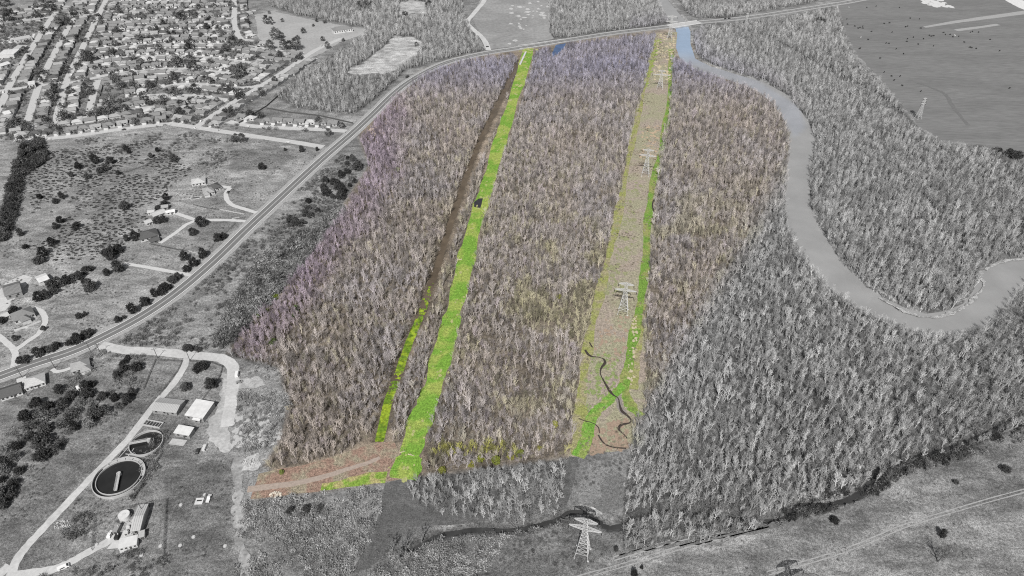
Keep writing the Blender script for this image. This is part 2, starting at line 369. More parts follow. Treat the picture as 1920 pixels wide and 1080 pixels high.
# ================================================================== roads, water, mown strips
def attr_sheet(name, verts, faces, mat, cols, attr='soil'):
    me = bpy.data.meshes.new(name); me.from_pydata(verts, [], faces)
    a = me.attributes.new(attr, 'FLOAT_COLOR', 'POINT'); a.data.foreach_set('color', np.concatenate([np.asarray(cols), np.ones((len(verts), 1))], 1).ravel())
    me.materials.append(mat); me.update()
    for p in me.polygons:
        if p.normal.z < 0: p.flip()
    o = bpy.data.objects.new(name, me); COL.objects.link(o); return o
def water_mat(name, rough, attr=None, c=.3, bump=.03, spec=.5):
    m, t, b = newmat(name, rough, spec)
    if attr:
        a = t.nodes.new('ShaderNodeAttribute'); a.attribute_name = attr
        col = mixc(t, 1.0, a.outputs['Color'], ramp(t, noise(t, .025, 4, .6), [(.35, .9), (.65, 1.08)]), 'MULTIPLY'); t.links.new(col, b.inputs['Base Color'])
    else:
        c = c4(c)[:3]; t.links.new(ramp(t, noise(t, .08, 4, .6), [(.35, tuple(x * .8 for x in c)), (.65, tuple(x * 1.2 for x in c))]), b.inputs['Base Color'])
    bp = t.nodes.new('ShaderNodeBump'); bp.inputs['Strength'].default_value = bump; bp.inputs['Distance'].default_value = .3
    t.links.new(noise(t, .6, 3, .6), bp.inputs['Height']); t.links.new(bp.outputs[0], b.inputs['Normal']); return m
# river
L = curve(RIVER_L, 5); Rr = curve(RIVER_R, 5)
def resample(P, n):
    P = np.array([(p.x, p.y) for p in GL(P)]); d = np.r_[0, np.cumsum(np.hypot(*np.diff(P, axis=0).T))]; s = np.linspace(0, d[-1], n)
    return np.stack([np.interp(s, d, P[:, 0]), np.interp(s, d, P[:, 1])], 1)
n = 160; A = resample(L, n); B = resample(Rr, n); vs = []; fs = []; cs = []
for i in range(n):
    for k in range(9):
        tt = -0.16 + 1.32 * k / 8; p = A[i] * (1 - tt) + B[i] * tt; vs.append((p[0], p[1], -1.6))
        if i < n - 1 and k < 8: q = i * 9 + k; fs.append((q, q + 1, q + 10, q + 9))
va = np.array(vs); ru, rv = PX(va[:, 0], va[:, 1], va[:, 2])
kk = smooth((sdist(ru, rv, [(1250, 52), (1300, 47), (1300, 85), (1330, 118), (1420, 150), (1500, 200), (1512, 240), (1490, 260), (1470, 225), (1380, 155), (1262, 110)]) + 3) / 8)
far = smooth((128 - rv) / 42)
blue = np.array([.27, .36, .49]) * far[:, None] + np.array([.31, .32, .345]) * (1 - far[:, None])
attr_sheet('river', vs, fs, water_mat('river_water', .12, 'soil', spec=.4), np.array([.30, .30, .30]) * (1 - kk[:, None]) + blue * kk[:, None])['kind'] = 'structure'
ribbon('creek', [CREEK[i] for i in range(0, len(CREEK), 2)], 3.0, water_mat('creek_water', .06, None, .05), -2.9, 0, 3)
brown = water_mat('ditch_water', .2, None, (.115, .09, .065), .03, .3)
ribbon('ditch', [DITCH[i] for i in range(0, len(DITCH), 3)], 5.2, brown, -1.6, 0, 3)
# duckweed floating on the near end of the ditch
P = np.array([(p.x, p.y) for p in GL(DITCH)]); mb = MB(); mat_weed = M('floating_duckweed', (.12, .21, .02), .6, .5, .8, .2, c2=(.27, .36, .03), scale2=.12)
xs = np.arange(P[:, 0].min() - 8, P[:, 0].max() + 8, .75); ys = np.arange(P[:, 1].min(), P[:, 1].max(), .75); XX, YY = np.meshgrid(xs, ys); XX = XX.ravel(); YY = YY.ravel()
d = segdist(XX, YY, [tuple(p) for p in P]); k = d < 5.0; XX, YY, d = XX[k], YY[k], d[k]; wu, wv = PX(XX, YY, XX * 0 - 1.5)
dens = smooth((wv - 520) / 130); keep = (fnoise(XX, YY, 4.5) * .55 + fnoise(XX + 90, YY, 15) * .3 + nrg.random(len(XX)) * .15 < (.37 + .33 * dens * (.85 + .2 * np.sin(wv / 24))) - .05 * np.maximum(d - 2.5, 0)) & (dens > .02)
for x, y in zip(XX[keep], YY[keep]):
    r = .55; a0 = rng.random() * 6; mb.quadface([(x + r * math.cos(a0 + i * 1.2566) * rng.uniform(.7, 1.3), y + r * math.sin(a0 + i * 1.2566) * rng.uniform(.7, 1.3), -1.57 + rng.random() * .02) for i in range(5)])
tag(mb.build('duckweed', mat_weed), 'bright yellow green duckweed floating on the near end of the ditch', None, None, 'stuff')
# pond by the bridge
sheet('pond', [(1036, 98), (1042, 84), (1062, 81), (1056, 92), (1046, 102), (1034, 108)], water_mat('pond_water', .06, None, (.05, .10, .22)), .05, .8)
sheet('pond', [(889, 388), (890, 379), (898, 373), (905, 372), (904, 384), (900, 391)], water_mat('dark_pond_water', .08, None, (.03, .028, .035)), .22, .7)
sheet('pond', [(880, 284), (881, 272), (888, 270), (886, 282)], water_mat('dark_pool_water', .08, None, (.03, .028, .035)), .05, .6)
sheet('farm_pond', [(545, 101), (560, 94), (582, 93), (576, 99), (556, 104)], water_mat('farm_pond_water', .1, None, .03), .05, .5)
# colours of the mown ground
gr = M('mown_green_grass', (.165, .31, .045), .35, .45, c2=(.29, .355, .085), scale2=.045, bump=.5)
sheet('red_grass', [(470, 936), (485, 888), (520, 880), (570, 872), (640, 852), (700, 830), (740, 828), (760, 880), (790, 893), (600, 921)], M('dry_red_grass', (.28, .19, .15), .5, .6, c2=(.29, .255, .19), scale2=.08, bump=.6), .05, .25)
mb = MB(); ribbon_into(mb, GL(GREEN), lambda t: 7.3 + .8 * math.sin(t * 40) + .6 * math.sin(t * 93) + (1.3 if t > .93 else 0), .10, 0, .9); mb.build('mown_green_strip', gr)['kind'] = 'structure'
pts = []
for i in range(140):                                          # dry pale bits on the strip
    k = rng.random() ** 2 * (len(GREEN) - 1); j = int(k); g0 = G(*GREEN[j]); x = g0.x + rng.gauss(0, 4.2); y = g0.y + rng.uniform(-6, 6); pts.append((x, y, rng.uniform(.4, 1.5) if k > 12 else rng.uniform(1, 3)))
mb = MB()
for kz, (x, y, r) in enumerate(pts): mb.quadface([(x + r * math.cos(i * .9) * rng.uniform(.5, 1.2), y + r * math.sin(i * .9) * rng.uniform(.8, 1.9), .14 + kz * .0008) for i in range(7)])
tag(mb.build('dry_grass_patches', M('straw', (.36, .37, .16), .3, 1.0)), 'straw coloured patches on the green strip', None, None, 'stuff')
sheet('green_verge', [(600, 920), (604, 907), (640, 900), (690, 886), (728, 884), (722, 905)], M('verge_grass', (.19, .30, .05), .45, .5, c2=(.37, .33, .15), scale2=.12, bump=.5), .08, .5)
ribbon('dirt_path', [(464, 918), (510, 912), (560, 905), (610, 893), (650, 880), (690, 868), (712, 858)], lambda t: 2.3 - 1.0 * t, M('path_dirt', (.35, .29, .25), .2, .6), .12, .25)
dkg = M('grey_grass_track', .105, .28, .4, c2=.13, scale2=.06, bump=.5)
sheet('grass_clearing', [(722, 905), (790, 893), (797, 925), (830, 955), (905, 965), (925, 972), (850, 985), (765, 988), (732, 1030), (692, 1068), (655, 1075), (692, 1020), (712, 960)], dkg, .05, .5)
sheet('grass_right_of_way', ROW, M('dry_tan_grass', (.31, .295, .205), .38, .5, c2=(.33, .28, .235), scale2=.035, bump=.6), .05, .25)
sheet('grey_right_of_way', [(1066, 858), (1178, 843), (1172, 900), (1166, 968), (1140, 968), (1112, 950), (1085, 944), (1050, 955), (1055, 910)], M('dry_grey_grass', .225, .35, .5, c2=.16, scale2=.05, bump=.6), .05, .25)
ribbon('grey_track', [(1076, 857), (1068, 895), (1060, 925), (1050, 952)], 3.2, dkg, .08, .3)
olive = M('olive_grass', (.27, .285, .10), .35, .5, c2=(.31, .28, .17), scale2=.08, bump=.5)
ribbon('olive_verge', [(1230, 75), (1212, 150), (1198, 205), (1180, 290), (1164, 380), (1144, 470), (1127, 540), (1113, 600), (1100, 660), (1092, 720), (1086, 790), (1076, 852)], lambda t: 3.6 + 1.2 * math.sin(t * 37), olive, .08, .9)
gr2 = M('track_green_grass', (.155, .27, .05), .35, .5, c2=(.26, .275, .10), scale2=.05, bump=.5)
ribbon('green_track', [(1258, 92), (1258, 115), (1254, 200), (1244, 255), (1237, 300), (1224, 345), (1217, 395), (1213, 425), (1212, 480), (1205, 540), (1197, 590), (1186, 640), (1178, 690), (1170, 722), (1176, 745), (1186, 765), (1203, 781)], lambda t: 3.6 + .7 * math.sin(t * 50), gr2, .11, .6)
ribbon('olive_border', [(1206, 560), (1203, 600), (1196, 640), (1190, 690), (1186, 730)], 3.5, olive, .085, .7)
ribbon('green_spur', [(1172, 722), (1158, 733), (1140, 752), (1120, 770), (1105, 795), (1101, 820), (1084, 857)], lambda t: 3.0 + 1.4 * t, M('spur_grass', (.15, .31, .05), .35, .5, c2=(.24, .30, .09), scale2=.1, bump=.5), .18, .7)
def scraps(name, poly, n, r0, r1, mat, label, z=.125):
    mb = MB(); us = [p[0] for p in poly]; vs_ = [p[1] for p in poly]; c = 0
    while c < n:
        u, v = rng.uniform(min(us), max(us)), rng.uniform(min(vs_), max(vs_))
        if not inside(np.array([u]), np.array([v]), poly)[0]: continue
        p = G(u, v); r = rng.uniform(r0, r1); c += 1; a0 = rng.random() * 3
        mb.quadface([(p.x + r * math.cos(a0 + i * .785) * rng.uniform(.4, 1.2), p.y + r * math.sin(a0 + i * .785) * rng.uniform(.6, 1.6), z + c * 2.5e-4) for i in range(8)])
    return tag(mb.build(name, mat), label, None, None, 'stuff')
scraps('rusty_grass', [(1130, 600), (1180, 590), (1172, 660), (1140, 690), (1115, 660)], 60, .5, 2.0, M('rust_grass', (.33, .25, .19), .3, .8), 'rusty patches of dead grass in the right of way')
scraps('rusty_grass', [(1090, 800), (1180, 790), (1176, 840), (1100, 852)], 110, .5, 2.6, M('rust_grass', (.31, .235, .18), .3, .8), 'rusty dead grass at the near end of the right of way', .13)
scraps('sandy_grass', [(1234, 64), (1268, 66), (1264, 100), (1256, 150), (1225, 150)], 150, .8, 3, M('sand_grass', (.50, .43, .30), .3, .8), 'pale sandy patches by the bridge', .13)
scraps('sandy_grass', [(1205, 235), (1240, 235), (1232, 300), (1200, 300)], 60, .8, 2.4, M('sand_grass', (.44, .34, .24), .3, .8), 'tan sandy patches beside the green track', .13)
scraps('sandy_grass', [(1184, 590), (1197, 590), (1190, 735), (1176, 735)], 40, .5, 1.6, M('sand_grass', (.47, .41, .29), .3, .8), 'pale sandy scrapes along the green track', .13)
scraps('green_grass_patches', [(1226, 75), (1240, 72), (1225, 130), (1210, 170)], 60, 1, 3, M('fresh_grass', (.25, .33, .08), .3, .8), 'fresh green patches near the bridge', .135)
scraps('green_grass_patches', [(1110, 660), (1165, 660), (1150, 730), (1100, 790), (1095, 730)], 90, .6, 2.4, M('clearing_green', (.22, .27, .11), .4, .8), 'dull green patches along the stream in the pylon clearing', .12)
scraps('green_grass_patches', [(1170, 330), (1205, 330), (1175, 540), (1130, 560)], 110, .8, 3.0, M('clearing_olive', (.26, .265, .15), .4, .8), 'olive patches in the middle of the pylon clearing', .12)
scraps('bare_soil', [(690, 240), (730, 232), (735, 250), (690, 258)], 30, 1, 3.5, M('sand_grass', (.46, .37, .29), .3, .8), 'bare sandy soil by the highway', .13)
mud = M('stream_mud', (.055, .045, .04), .3, .8, .4)
for px, hw in (([(1097, 656), (1103, 665), (1111, 669), (1122, 670), (1132, 674), (1134, 681), (1127, 691), (1126, 702), (1133, 716), (1143, 733), (1150, 741), (1159, 747), (1162, 760), (1166, 771), (1178, 781), (1183, 789), (1178, 794), (1165, 797), (1160, 805), (1170, 815), (1176, 822)], lambda t: .7 + .3 * math.sin(t * 31)), ([(1085, 785), (1098, 790), (1112, 794), (1122, 802), (1124, 812)], .35), ([(1122, 816), (1131, 830), (1146, 838), (1174, 841)], .55), ([(1105, 642), (1111, 652)], .6), ([(1242, 360), (1226, 375), (1224, 390), (1230, 405)], .7)):
    ribbon('stream', px, hw, mud, .2, .12)
pale = M('bare_pale_soil', .43, .22, .5, c2=.36, scale2=.1)
ribbon('stream_bank', [(1155, 742), (1161, 752), (1164, 766), (1172, 777)], 2.2, M('bank_clay', (.24, .215, .20), .25, .6), .145, .5)
# pasture and meadows
sheet('pasture', [(1570, 10), (1620, 0), (1660, -40), (2150, -40), (2150, 330), (1930, 296), (1850, 274), (1770, 264), (1722, 236), (1692, 196), (1655, 152), (1607, 102), (1586, 60)], M('short_pasture_grass', .185, .17, .12, stretch=(.5, 2.2, 1, .55), c2=.165, scale2=.012), .04, 2, step=14)
for px, hw in (([(1733, 51), (1780, 43), (1850, 33), (1940, 21)], lambda t: 3 + 6 * t), ([(1792, 57), (1830, 52), (1872, 46)], 4.5)): ribbon('pasture_track', px, hw, M('worn_grass', .33, .12, .3), .09, .6)
ribbon('pasture_ditch', [(1720, 155), (1760, 170), (1775, 180), (1790, 205), (1815, 235)], 2.6, M('dark_wet_grass', .15, .15, .3), .075, 1)
sheet('farm_track', [(1862, -12), (1890, -12), (1960, 20), (1960, 34), (1905, 12)], M('track_sand', .62, .15, .3), .09, .8)
scraps('bare_dirt', [(1718, -2), (1760, -4), (1785, 14), (1745, 12)], 60, 3, 8, M('dirt_white', .58, .15, .3), 'pale bare dirt in the pasture', .08)
sheet('meadow', [(478, 28), (510, 20), (560, 32), (620, 44), (690, 56), (684, 64), (640, 78), (604, 100), (572, 112), (540, 92), (505, 92), (484, 70)], M('dry_meadow_grass', .33, .14, .25, c2=.37, scale2=.02), .05, 1.5)
sheet('roadside_meadow', [(905, -14), (1030, -40), (1030, 60), (1038, 73), (960, 87), (922, 92), (900, 62), (886, 36)], M('grey_meadow_grass', .24, .2, .2, c2=.29, scale2=.012), .05, 1.5)
scraps('bare_dirt', [(955, 5), (1030, 0), (1025, 30), (955, 85)], 40, 2, 6, M('dirt_pale', .46, .15, .3), 'pale bare dirt in the roadside meadow', .08)
sand = M('pale_gravel', .52, .14, .5, c2=.46, scale2=.05)
ribbon('gravel_road', [(914, -14), (906, 4), (886, 28), (876, 42), (886, 54), (900, 66), (910, 79), (916, 94)], 4.2, sand, .12, .4)
# highway with shoulders and painted lines
mb = MB(); hp = GL(HWY)
ribbon_into(mb, hp, 9.0, .12, 0, .5); ribbon_into(mb, hp, 5.6, .17, 1)
for off in (-4.9, 4.9): ribbon_into(mb, hp, .28, .2, 2, 0, off)
ribbon_into(mb, hp, .14, .2, 3, 0, .22); ribbon_into(mb, hp, .14, .2, 3, 0, -.22)
mb.build('highway', [M('gravel_shoulder', .34, .2, .5), M('asphalt', .17, .12, .4, stretch=(1, .2, 1)), M('road_paint', .78, .08, 2), M('centre_line_paint', .55, .1, 2)])['kind'] = 'structure'
conc = M('pale_concrete', .47, .12, .4); drv = M('driveway_concrete', .52, .1, .5)
for px, hw in (([(188, 648), (240, 657), (300, 660), (350, 665), (395, 669), (420, 674), (436, 688), (437, 715), (434, 745), (430, 775), (424, 800)], 4.2), ([(352, 666), (344, 690), (328, 716), (288, 762), (240, 824), (180, 886), (120, 950), (60, 1014), (32, 1050), (15, 1100)], 2.5), ([(22, 1078), (100, 1068), (150, 1044), (195, 1020), (215, 1008), (235, 1000)], 2.4), ([(18, 1060), (0, 1075), (-30, 1085)], 3)):
    ribbon('gravel_road', px, hw, sand, .12, .35)
sheet('gravel_yard', [(418, 700), (436, 700), (435, 760), (430, 805), (438, 842), (420, 850), (400, 838), (388, 812), (394, 790), (412, 752)], M('gravel_yard_surface', .44, .25, .5, c2=.34, scale2=.06), .10, 1.6, step=3)
sheet('dirt_track', [(436, 860), (456, 860), (452, 920), (460, 990), (470, 1090), (452, 1090), (446, 1020), (438, 960), (440, 905)], M('track_dirt', .36, .3, .5, c2=.24, scale2=.07), .09, 1.8, step=3)
sheet('bare_patch', [(456, 860), (482, 850), (490, 870), (478, 884), (458, 882)], M('white_spoil', .48, .25, .8, c2=.36, scale2=.3), .11, 1.8, step=2)
sheet('bare_patch', [(446, 712), (486, 706), (498, 722), (470, 728), (448, 726)], M('pale_spoil', .42, .25, .8, c2=.32, scale2=.2), .11, 1.6, step=2.5)
scraps('bare_patch', [(425, 780), (535, 770), (525, 830), (440, 840)], 70, .6, 2.5, M('pale_spoil_scraps', .44, .2, .8), 'pale bare scrapes among the brush', .1)
for px, hw in (([(481, 399), (455, 391), (437, 385), (426, 375), (424, 362), (432, 352)], 2.3), ([(432, 352), (410, 350), (396, 352)], 2.6), ([(460, 415), (430, 413), (372, 412), (345, 405), (325, 398)], 2.2), ([(372, 412), (350, 421), (330, 436), (312, 448), (300, 456)], 2.2), ([(362, 517), (320, 509), (270, 500), (232, 494)], 2.0), ([(24, 700), (27, 680), (28, 660), (12, 642), (-10, 625)], 2.2), ([(30, 656), (52, 640), (72, 626), (84, 606), (84, 594), (76, 583), (62, 577)], 2.1), ([(98, 692), (106, 697), (122, 694), (140, 687), (152, 678)], 1.6), ([(40, 708), (42, 722), (44, 730)], 3)):
    ribbon('driveway', px, hw, drv, .13, .25)
sheet('paved_yard', [(232, 1000), (248, 975), (262, 950), (268, 960), (258, 1022), (226, 1038), (222, 1028), (200, 1030), (215, 1012)], drv, .14, .2)
sheet('gravel_lot', [(0, 545), (10, 530), (45, 515), (62, 520), (40, 545), (10, 582), (-20, 590)], sand, .1, .5)
STREETS = {
 'the street beside the school': [(106, 22), (92, 40), (66, 80), (40, 122), (18, 160), (0, 200), (-30, 250)],
 'the second street from left': [(140, 34), (126, 56), (102, 100), (76, 152), (60, 200), (52, 228)],
 'the long straight street': [(204, -10), (186, 26), (168, 62), (147, 105), (126, 150), (114, 190), (104, 232)],
 'the short dead end street': [(183, 150), (174, 180), (166, 218)],
 'the curved middle street': [(120, 157), (160, 150), (206, 140), (260, 133), (326, 129), (400, 134), (455, 142)],
 'the street behind field edge': [(110, 226), (170, 218), (235, 208), (290, 200)],
 'the field edge road': [(45, 264), (140, 255), (230, 242), (310, 233), (332, 234), (400, 244), (480, 256), (560, 268), (606, 276)],
 'the diagonal street': [(368, 238), (400, 216), (440, 190), (478, 168), (520, 142), (556, 118), (592, 94), (640, 72)],
 'the last street before the highway': [(428, 228), (470, 236), (530, 240), (600, 243), (650, 246)],
 'the fifth row from top': [(152, 118), (200, 111), (260, 106), (330, 105), (400, 109), (470, 118)],
 'the fourth row from top': [(170, 92), (220, 88), (300, 83), (370, 82), (440, 84), (530, 96)],
 'the third row from top': [(180, 65), (240, 61), (320, 57), (400, 57), (450, 58)],
 'the second row from top': [(190, 42), (250, 39), (330, 36), (440, 34)],
 'the top row': [(198, 22), (260, 19), (340, 17), (440, 15)],
 'the furthest row': [(206, 4), (270, 3), (350, 2), (440, 0)],
 'the winding street by the meadow': [(438, -10), (440, 15), (439, 38), (444, 60), (452, 72), (475, 78)],
 'the stub off the winding street': [(440, 26), (462, 22), (480, 20)],
 'the middle crescent': [(300, 165), (340, 158), (400, 160), (450, 165), (490, 160)],
 'the lower crescent': [(250, 182), (300, 178), (360, 180), (430, 188)],
 'the cross street by the school': [(-30, 174), (20, 168), (75, 160), (120, 157)],
 'the top left street': [(-30, 48), (30, 40), (94, 32), (140, 30), (190, 25)],
}
for px in STREETS.values(): ribbon('street', px, 4.6, conc, .1, .2)
sheet('sports_field', [(-40, 130), (-20, 84), (28, 84), (36, 92), (2, 128)], M('turf', .19, .12, .4), .06, .5)
for a, b in (((-6, 112), (20, 88)), ((-14, 128), (6, 108)), ((8, 98), (26, 100))): ribbon('field_line', [a, b], .5, M('line_white', .75, .05, 1), .1, 0, 0)
sheet('school_field', [(-40, 64), (6, 42), (94, 36), (70, 62), (-10, 66)], M('field_grass', .25, .15, .3, c2=.21, scale2=.02), .05, .8)
sheet('parking_lot', [(-40, 76), (-10, 68), (66, 63), (62, 74), (30, 80), (-40, 84)], M('parking_concrete', .58, .1, .4), .08, .4)
for px in ([(1842, 520), (1846, 534), (1830, 556), (1806, 575), (1780, 587), (1742, 593), (1705, 585), (1680, 574), (1650, 556)], [(1848, 504), (1882, 489), (1925, 483)]):
    ribbon('river_bank', px, lambda t: 1.3 + .8 * math.sin(t * 17) * math.sin(t * 41), M('bank_sand', .40, .45, .9, c2=.24, scale2=.35), -.9, .9, kind='structure')
# tyre tracks in the near field
trk = M('worn_track', .33, .25, .5)
for px in ([(1040, 1095), (1160, 1062), (1300, 1020), (1440, 985)], [(1440, 1075), (1560, 1040), (1640, 1010), (1700, 985), (1830, 945), (1940, 915)], [(1150, 1048), (1300, 1005), (1440, 985)]):
    for off in (-1, 1):
        mb = MB(); ribbon_into(mb, GL(curve(px, 8)), .35, .07, 0, .12, off); mb.build('tyre_track', trk)['kind'] = 'structure'
sheet('grass_track', [(1160, 1036), (1300, 1012), (1470, 978), (1640, 935), (1640, 941), (1470, 988), (1300, 1021), (1160, 1042)], M('dark_track_grass', .15, .3, .5, c2=.19, scale2=.08, bump=.5), .05, 1.5, step=3)
# ================================================================== plants
bark_i = tintmat('winter_bark', 'inst'); bark_o = tintmat('winter_bark_near', 'obj')
leaf_i = tintmat('evergreen_leaf', 'inst', .75, .2); leaf_o = tintmat('evergreen_leaf_near', 'obj', .75, .2)
def bare_tree(seed, h=13.5, spread=3.2, twigs=3, fork=.28, lean=.05, nb=10):
    """trunk and crown of one leafless tree, trunk, limbs, boughs and twigs"""
    q = random.Random(seed); T = MB(); Cn = MB()
    pts = [Vector((0, 0, -.4))]; d = Vector((q.gauss(0, lean), q.gauss(0, lean), 1)).normalized(); n = 5
    for i in range(n):
        d = (d + Vector((q.gauss(0, .07), q.gauss(0, .07), 0))).normalized(); pts.append(pts[-1] + d * (h * .86 / n))
    r0 = .026 * h + .04; rad = lambda t: r0 * (1 - .72 * t)
    for i in range(n): T.bar(pts[i], pts[i + 1], rad(i / n), rad((i + 1) / n), 5, 0, False)
    def along(t):
        k = min(n - 1, int(t * n)); f = t * n - k; return pts[k] * (1 - f) + pts[k + 1] * f
    for b in range(nb):
        t = fork + (1 - fork) * (b + q.random()) / nb; p = along(t); az = b * 2.4 + q.random(); el = q.uniform(.5, 1.2) + .2 * t
        L = spread * (1.15 - .55 * t) * q.uniform(.75, 1.25) / max(.5, math.cos(el)) * .85
        d1 = Vector((math.cos(az) * math.cos(el), math.sin(az) * math.cos(el), math.sin(el))); m = p + d1 * L * .5
        d2 = (d1 + Vector((q.gauss(0, .2), q.gauss(0, .2), .35))).normalized(); e = m + d2 * L * .5; r = rad(t) * .66
        Cn.bar(p, m, r, r * .7, 3, 0, False); Cn.spike(m, e, r * .7)
        for s in range(5):
            f = .25 + .75 * (s + q.random()) / 5; bp = p + (m - p) * (f / .5) if f < .5 else m + (e - m) * ((f - .5) / .5)
            d3 = (d1 * .7 + Vector((q.gauss(0, .6), q.gauss(0, .6), q.uniform(.1, .9)))).normalized(); L2 = L * q.uniform(.28, .5); be = bp + d3 * L2
            Cn.spike(bp, be, r * .5)
            for k in range(twigs + 1):
                g = q.uniform(.3, 1); tp = bp + (be - bp) * g; d4 = (d3 + Vector((q.gauss(0, .6), q.gauss(0, .6), q.uniform(-.1, .6)))).normalized()
                Cn.spike(tp, tp + d4 * L2 * q.uniform(.4, .75), max(.045, r * .26))
    return T, Cn
def shrub(seed, h=2.6, w=2.2, n=16, leafy=0):
    q = random.Random(seed); B = MB()
    for i in range(n):
        az = q.random() * 6.28; el = q.uniform(.5, 1.4); d = Vector((math.cos(az) * math.cos(el), math.sin(az) * math.cos(el), math.sin(el)))
        p = Vector((q.gauss(0, w * .15), q.gauss(0, w * .15), -.1)); e = p + d * h * q.uniform(.6, 1.1); B.spike(p, e, .06)
        for k in range(5):
            t = q.uniform(.35, 1); a = p + (e - p) * t; d2 = (d + Vector((q.gauss(0, .7), q.gauss(0, .7), q.uniform(0, .5)))).normalized(); B.spike(a, a + d2 * h * q.uniform(.2, .42), .035)
    for k in range(leafy):
        az = q.random() * 6.28; rr = w * math.sqrt(q.random()) * .75; z = h * q.uniform(.25, .95) * (1 - .45 * (rr / w) ** 2)
        leaf(B, (rr * math.cos(az), rr * math.sin(az), z), q.uniform(.18, .36), q)
    return B
def leaf(B, p, s, q):
    n = Vector((q.gauss(0, 1), q.gauss(0, 1), q.gauss(.5, 1))).normalized(); a = n.orthogonal().normalized(); b = n.cross(a); p = Vector(p); k = q.random() * 6.28
    a, b = a * math.cos(k) + b * math.sin(k), b * math.cos(k) - a * math.sin(k)
    B.quadface([p + a * s, p + b * s * .7, p - a * s, p - b * s * .7])
def evergreen(seed, r=3.6, h=6.0, n=1500):
    """juniper: short trunk, crown of leaf clumps with ragged outline"""
    q = random.Random(seed); T = MB(); Cn = MB()
    T.bar((0, 0, -.3), (q.gauss(0, .1), q.gauss(0, .1), h * .45), .28, .16, 6, 0, False)
    for i in range(5):
        az = i * 1.3; T.bar((0, 0, h * (.15 + .05 * i)), (math.cos(az) * r * .5, math.sin(az) * r * .5, h * (.35 + .07 * i)), .12, .05, 4, 0, False)
    cl = []
    for i in range(34):
        az = q.random() * 6.28; z = q.uniform(.08, 1); prof = math.sin(math.pi * min(1, (z * .82 + .16))) ** .7; rr = r * prof * math.sqrt(q.uniform(.25, 1)) * .82
        cl.append((rr * math.cos(az), rr * math.sin(az), z * h * .9 + .2, r * q.uniform(.22, .38)))
    for i in range(n):
        cx, cy, cz, cr = q.choice(cl); d = Vector((q.gauss(0, 1), q.gauss(0, 1), q.gauss(0, 1))).normalized() * cr * q.random() ** .4
        leaf(Cn, (cx + d.x, cy + d.y, max(.1, cz + d.z)), q.uniform(.22, .42), q)
    return T, Cn
def tuft(seed):
    q = random.Random(seed); B = MB()
    for i in range(60):
        az = q.random() * 6.28; rr = 1.1 * math.sqrt(q.random()); leaf(B, (rr * math.cos(az) * 1.25, rr * math.sin(az) * .8, q.uniform(.05, .75) * (1.15 - rr * .6)), q.uniform(.16, .3), q)
    return B
def hidden_set(name, meshes):
    c = bpy.data.collections.new(name)
    for i, me in enumerate(meshes):
        c.objects.link(bpy.data.objects.new('%s_%02d' % (name, i), me))
    return c
def merge(a, b):
    n = len(a.v); c = MB(); c.v = a.v + b.v; c.f = a.f + [tuple(i + n for i in f) for f in b.f]; c.m = a.m + b.m; return c
specs = [dict(h=14, spread=3.0, nb=11), dict(h=12, spread=2.4, nb=9), dict(h=15.5, spread=3.6, nb=12), dict(h=11, spread=3.2, fork=.2, nb=10), dict(h=13.5, spread=2.2, lean=.1, nb=9), dict(h=14.5, spread=4.2, fork=.22, nb=12), dict(h=9, spread=2.6, fork=.15, lean=.12, nb=10), dict(h=12.5, spread=2.8, lean=.14, nb=9)]
trees = [bare_tree(100 + i, **s) for i, s in enumerate(specs)]
HT = [s['h'] for s in specs]
set_wood = hidden_set('wood', [merge(*t).mesh('bare_tree_mesh', bark_i) for t in trees] + [shrub(50 + i, 4.0, 2.8, 22).mesh('understorey_mesh', bark_i) for i in range(3)])
set_brush = hidden_set('brush', [shrub(70 + i, 2.4, 2.2, 14, 60).mesh('brush_mesh', bark_i) for i in range(3)] + [shrub(80 + i, 1.3, 1.6, 8, 40).mesh('brush_mesh', bark_i) for i in range(2)])
set_tuft = hidden_set('tuft', [tuft(i).mesh('tuft_mesh', leaf_i) for i in range(4)])
def scatter_group(coll):
    g = bpy.data.node_groups.new('scatter_' + coll.name, 'GeometryNodeTree')
    g.interface.new_socket('Geometry', in_out='INPUT', socket_type='NodeSocketGeometry'); g.interface.new_socket('Geometry', in_out='OUTPUT', socket_type='NodeSocketGeometry')
    N = g.nodes.new; i = N('NodeGroupInput'); o = N('NodeGroupOutput'); ci = N('GeometryNodeCollectionInfo'); ip = N('GeometryNodeInstanceOnPoints')
    ci.inputs['Collection'].default_value = coll; ci.inputs['Separate Children'].default_value = True; ci.inputs['Reset Children'].default_value = True
    def na(name, dt): n = N('GeometryNodeInputNamedAttribute'); n.data_type = dt; n.inputs['Name'].default_value = name; return n.outputs[0]
    l = g.links.new; l(i.outputs[0], ip.inputs['Points']); l(ci.outputs[0], ip.inputs['Instance']); ip.inputs['Pick Instance'].default_value = True
    l(na('pick', 'INT'), ip.inputs['Instance Index']); l(na('rot', 'FLOAT_VECTOR'), ip.inputs['Rotation']); l(na('scl', 'FLOAT_VECTOR'), ip.inputs['Scale']); l(ip.outputs[0], o.inputs[0]); return g
G_wood = scatter_group(set_wood); G_brush = scatter_group(set_brush); G_tuft = scatter_group(set_tuft)
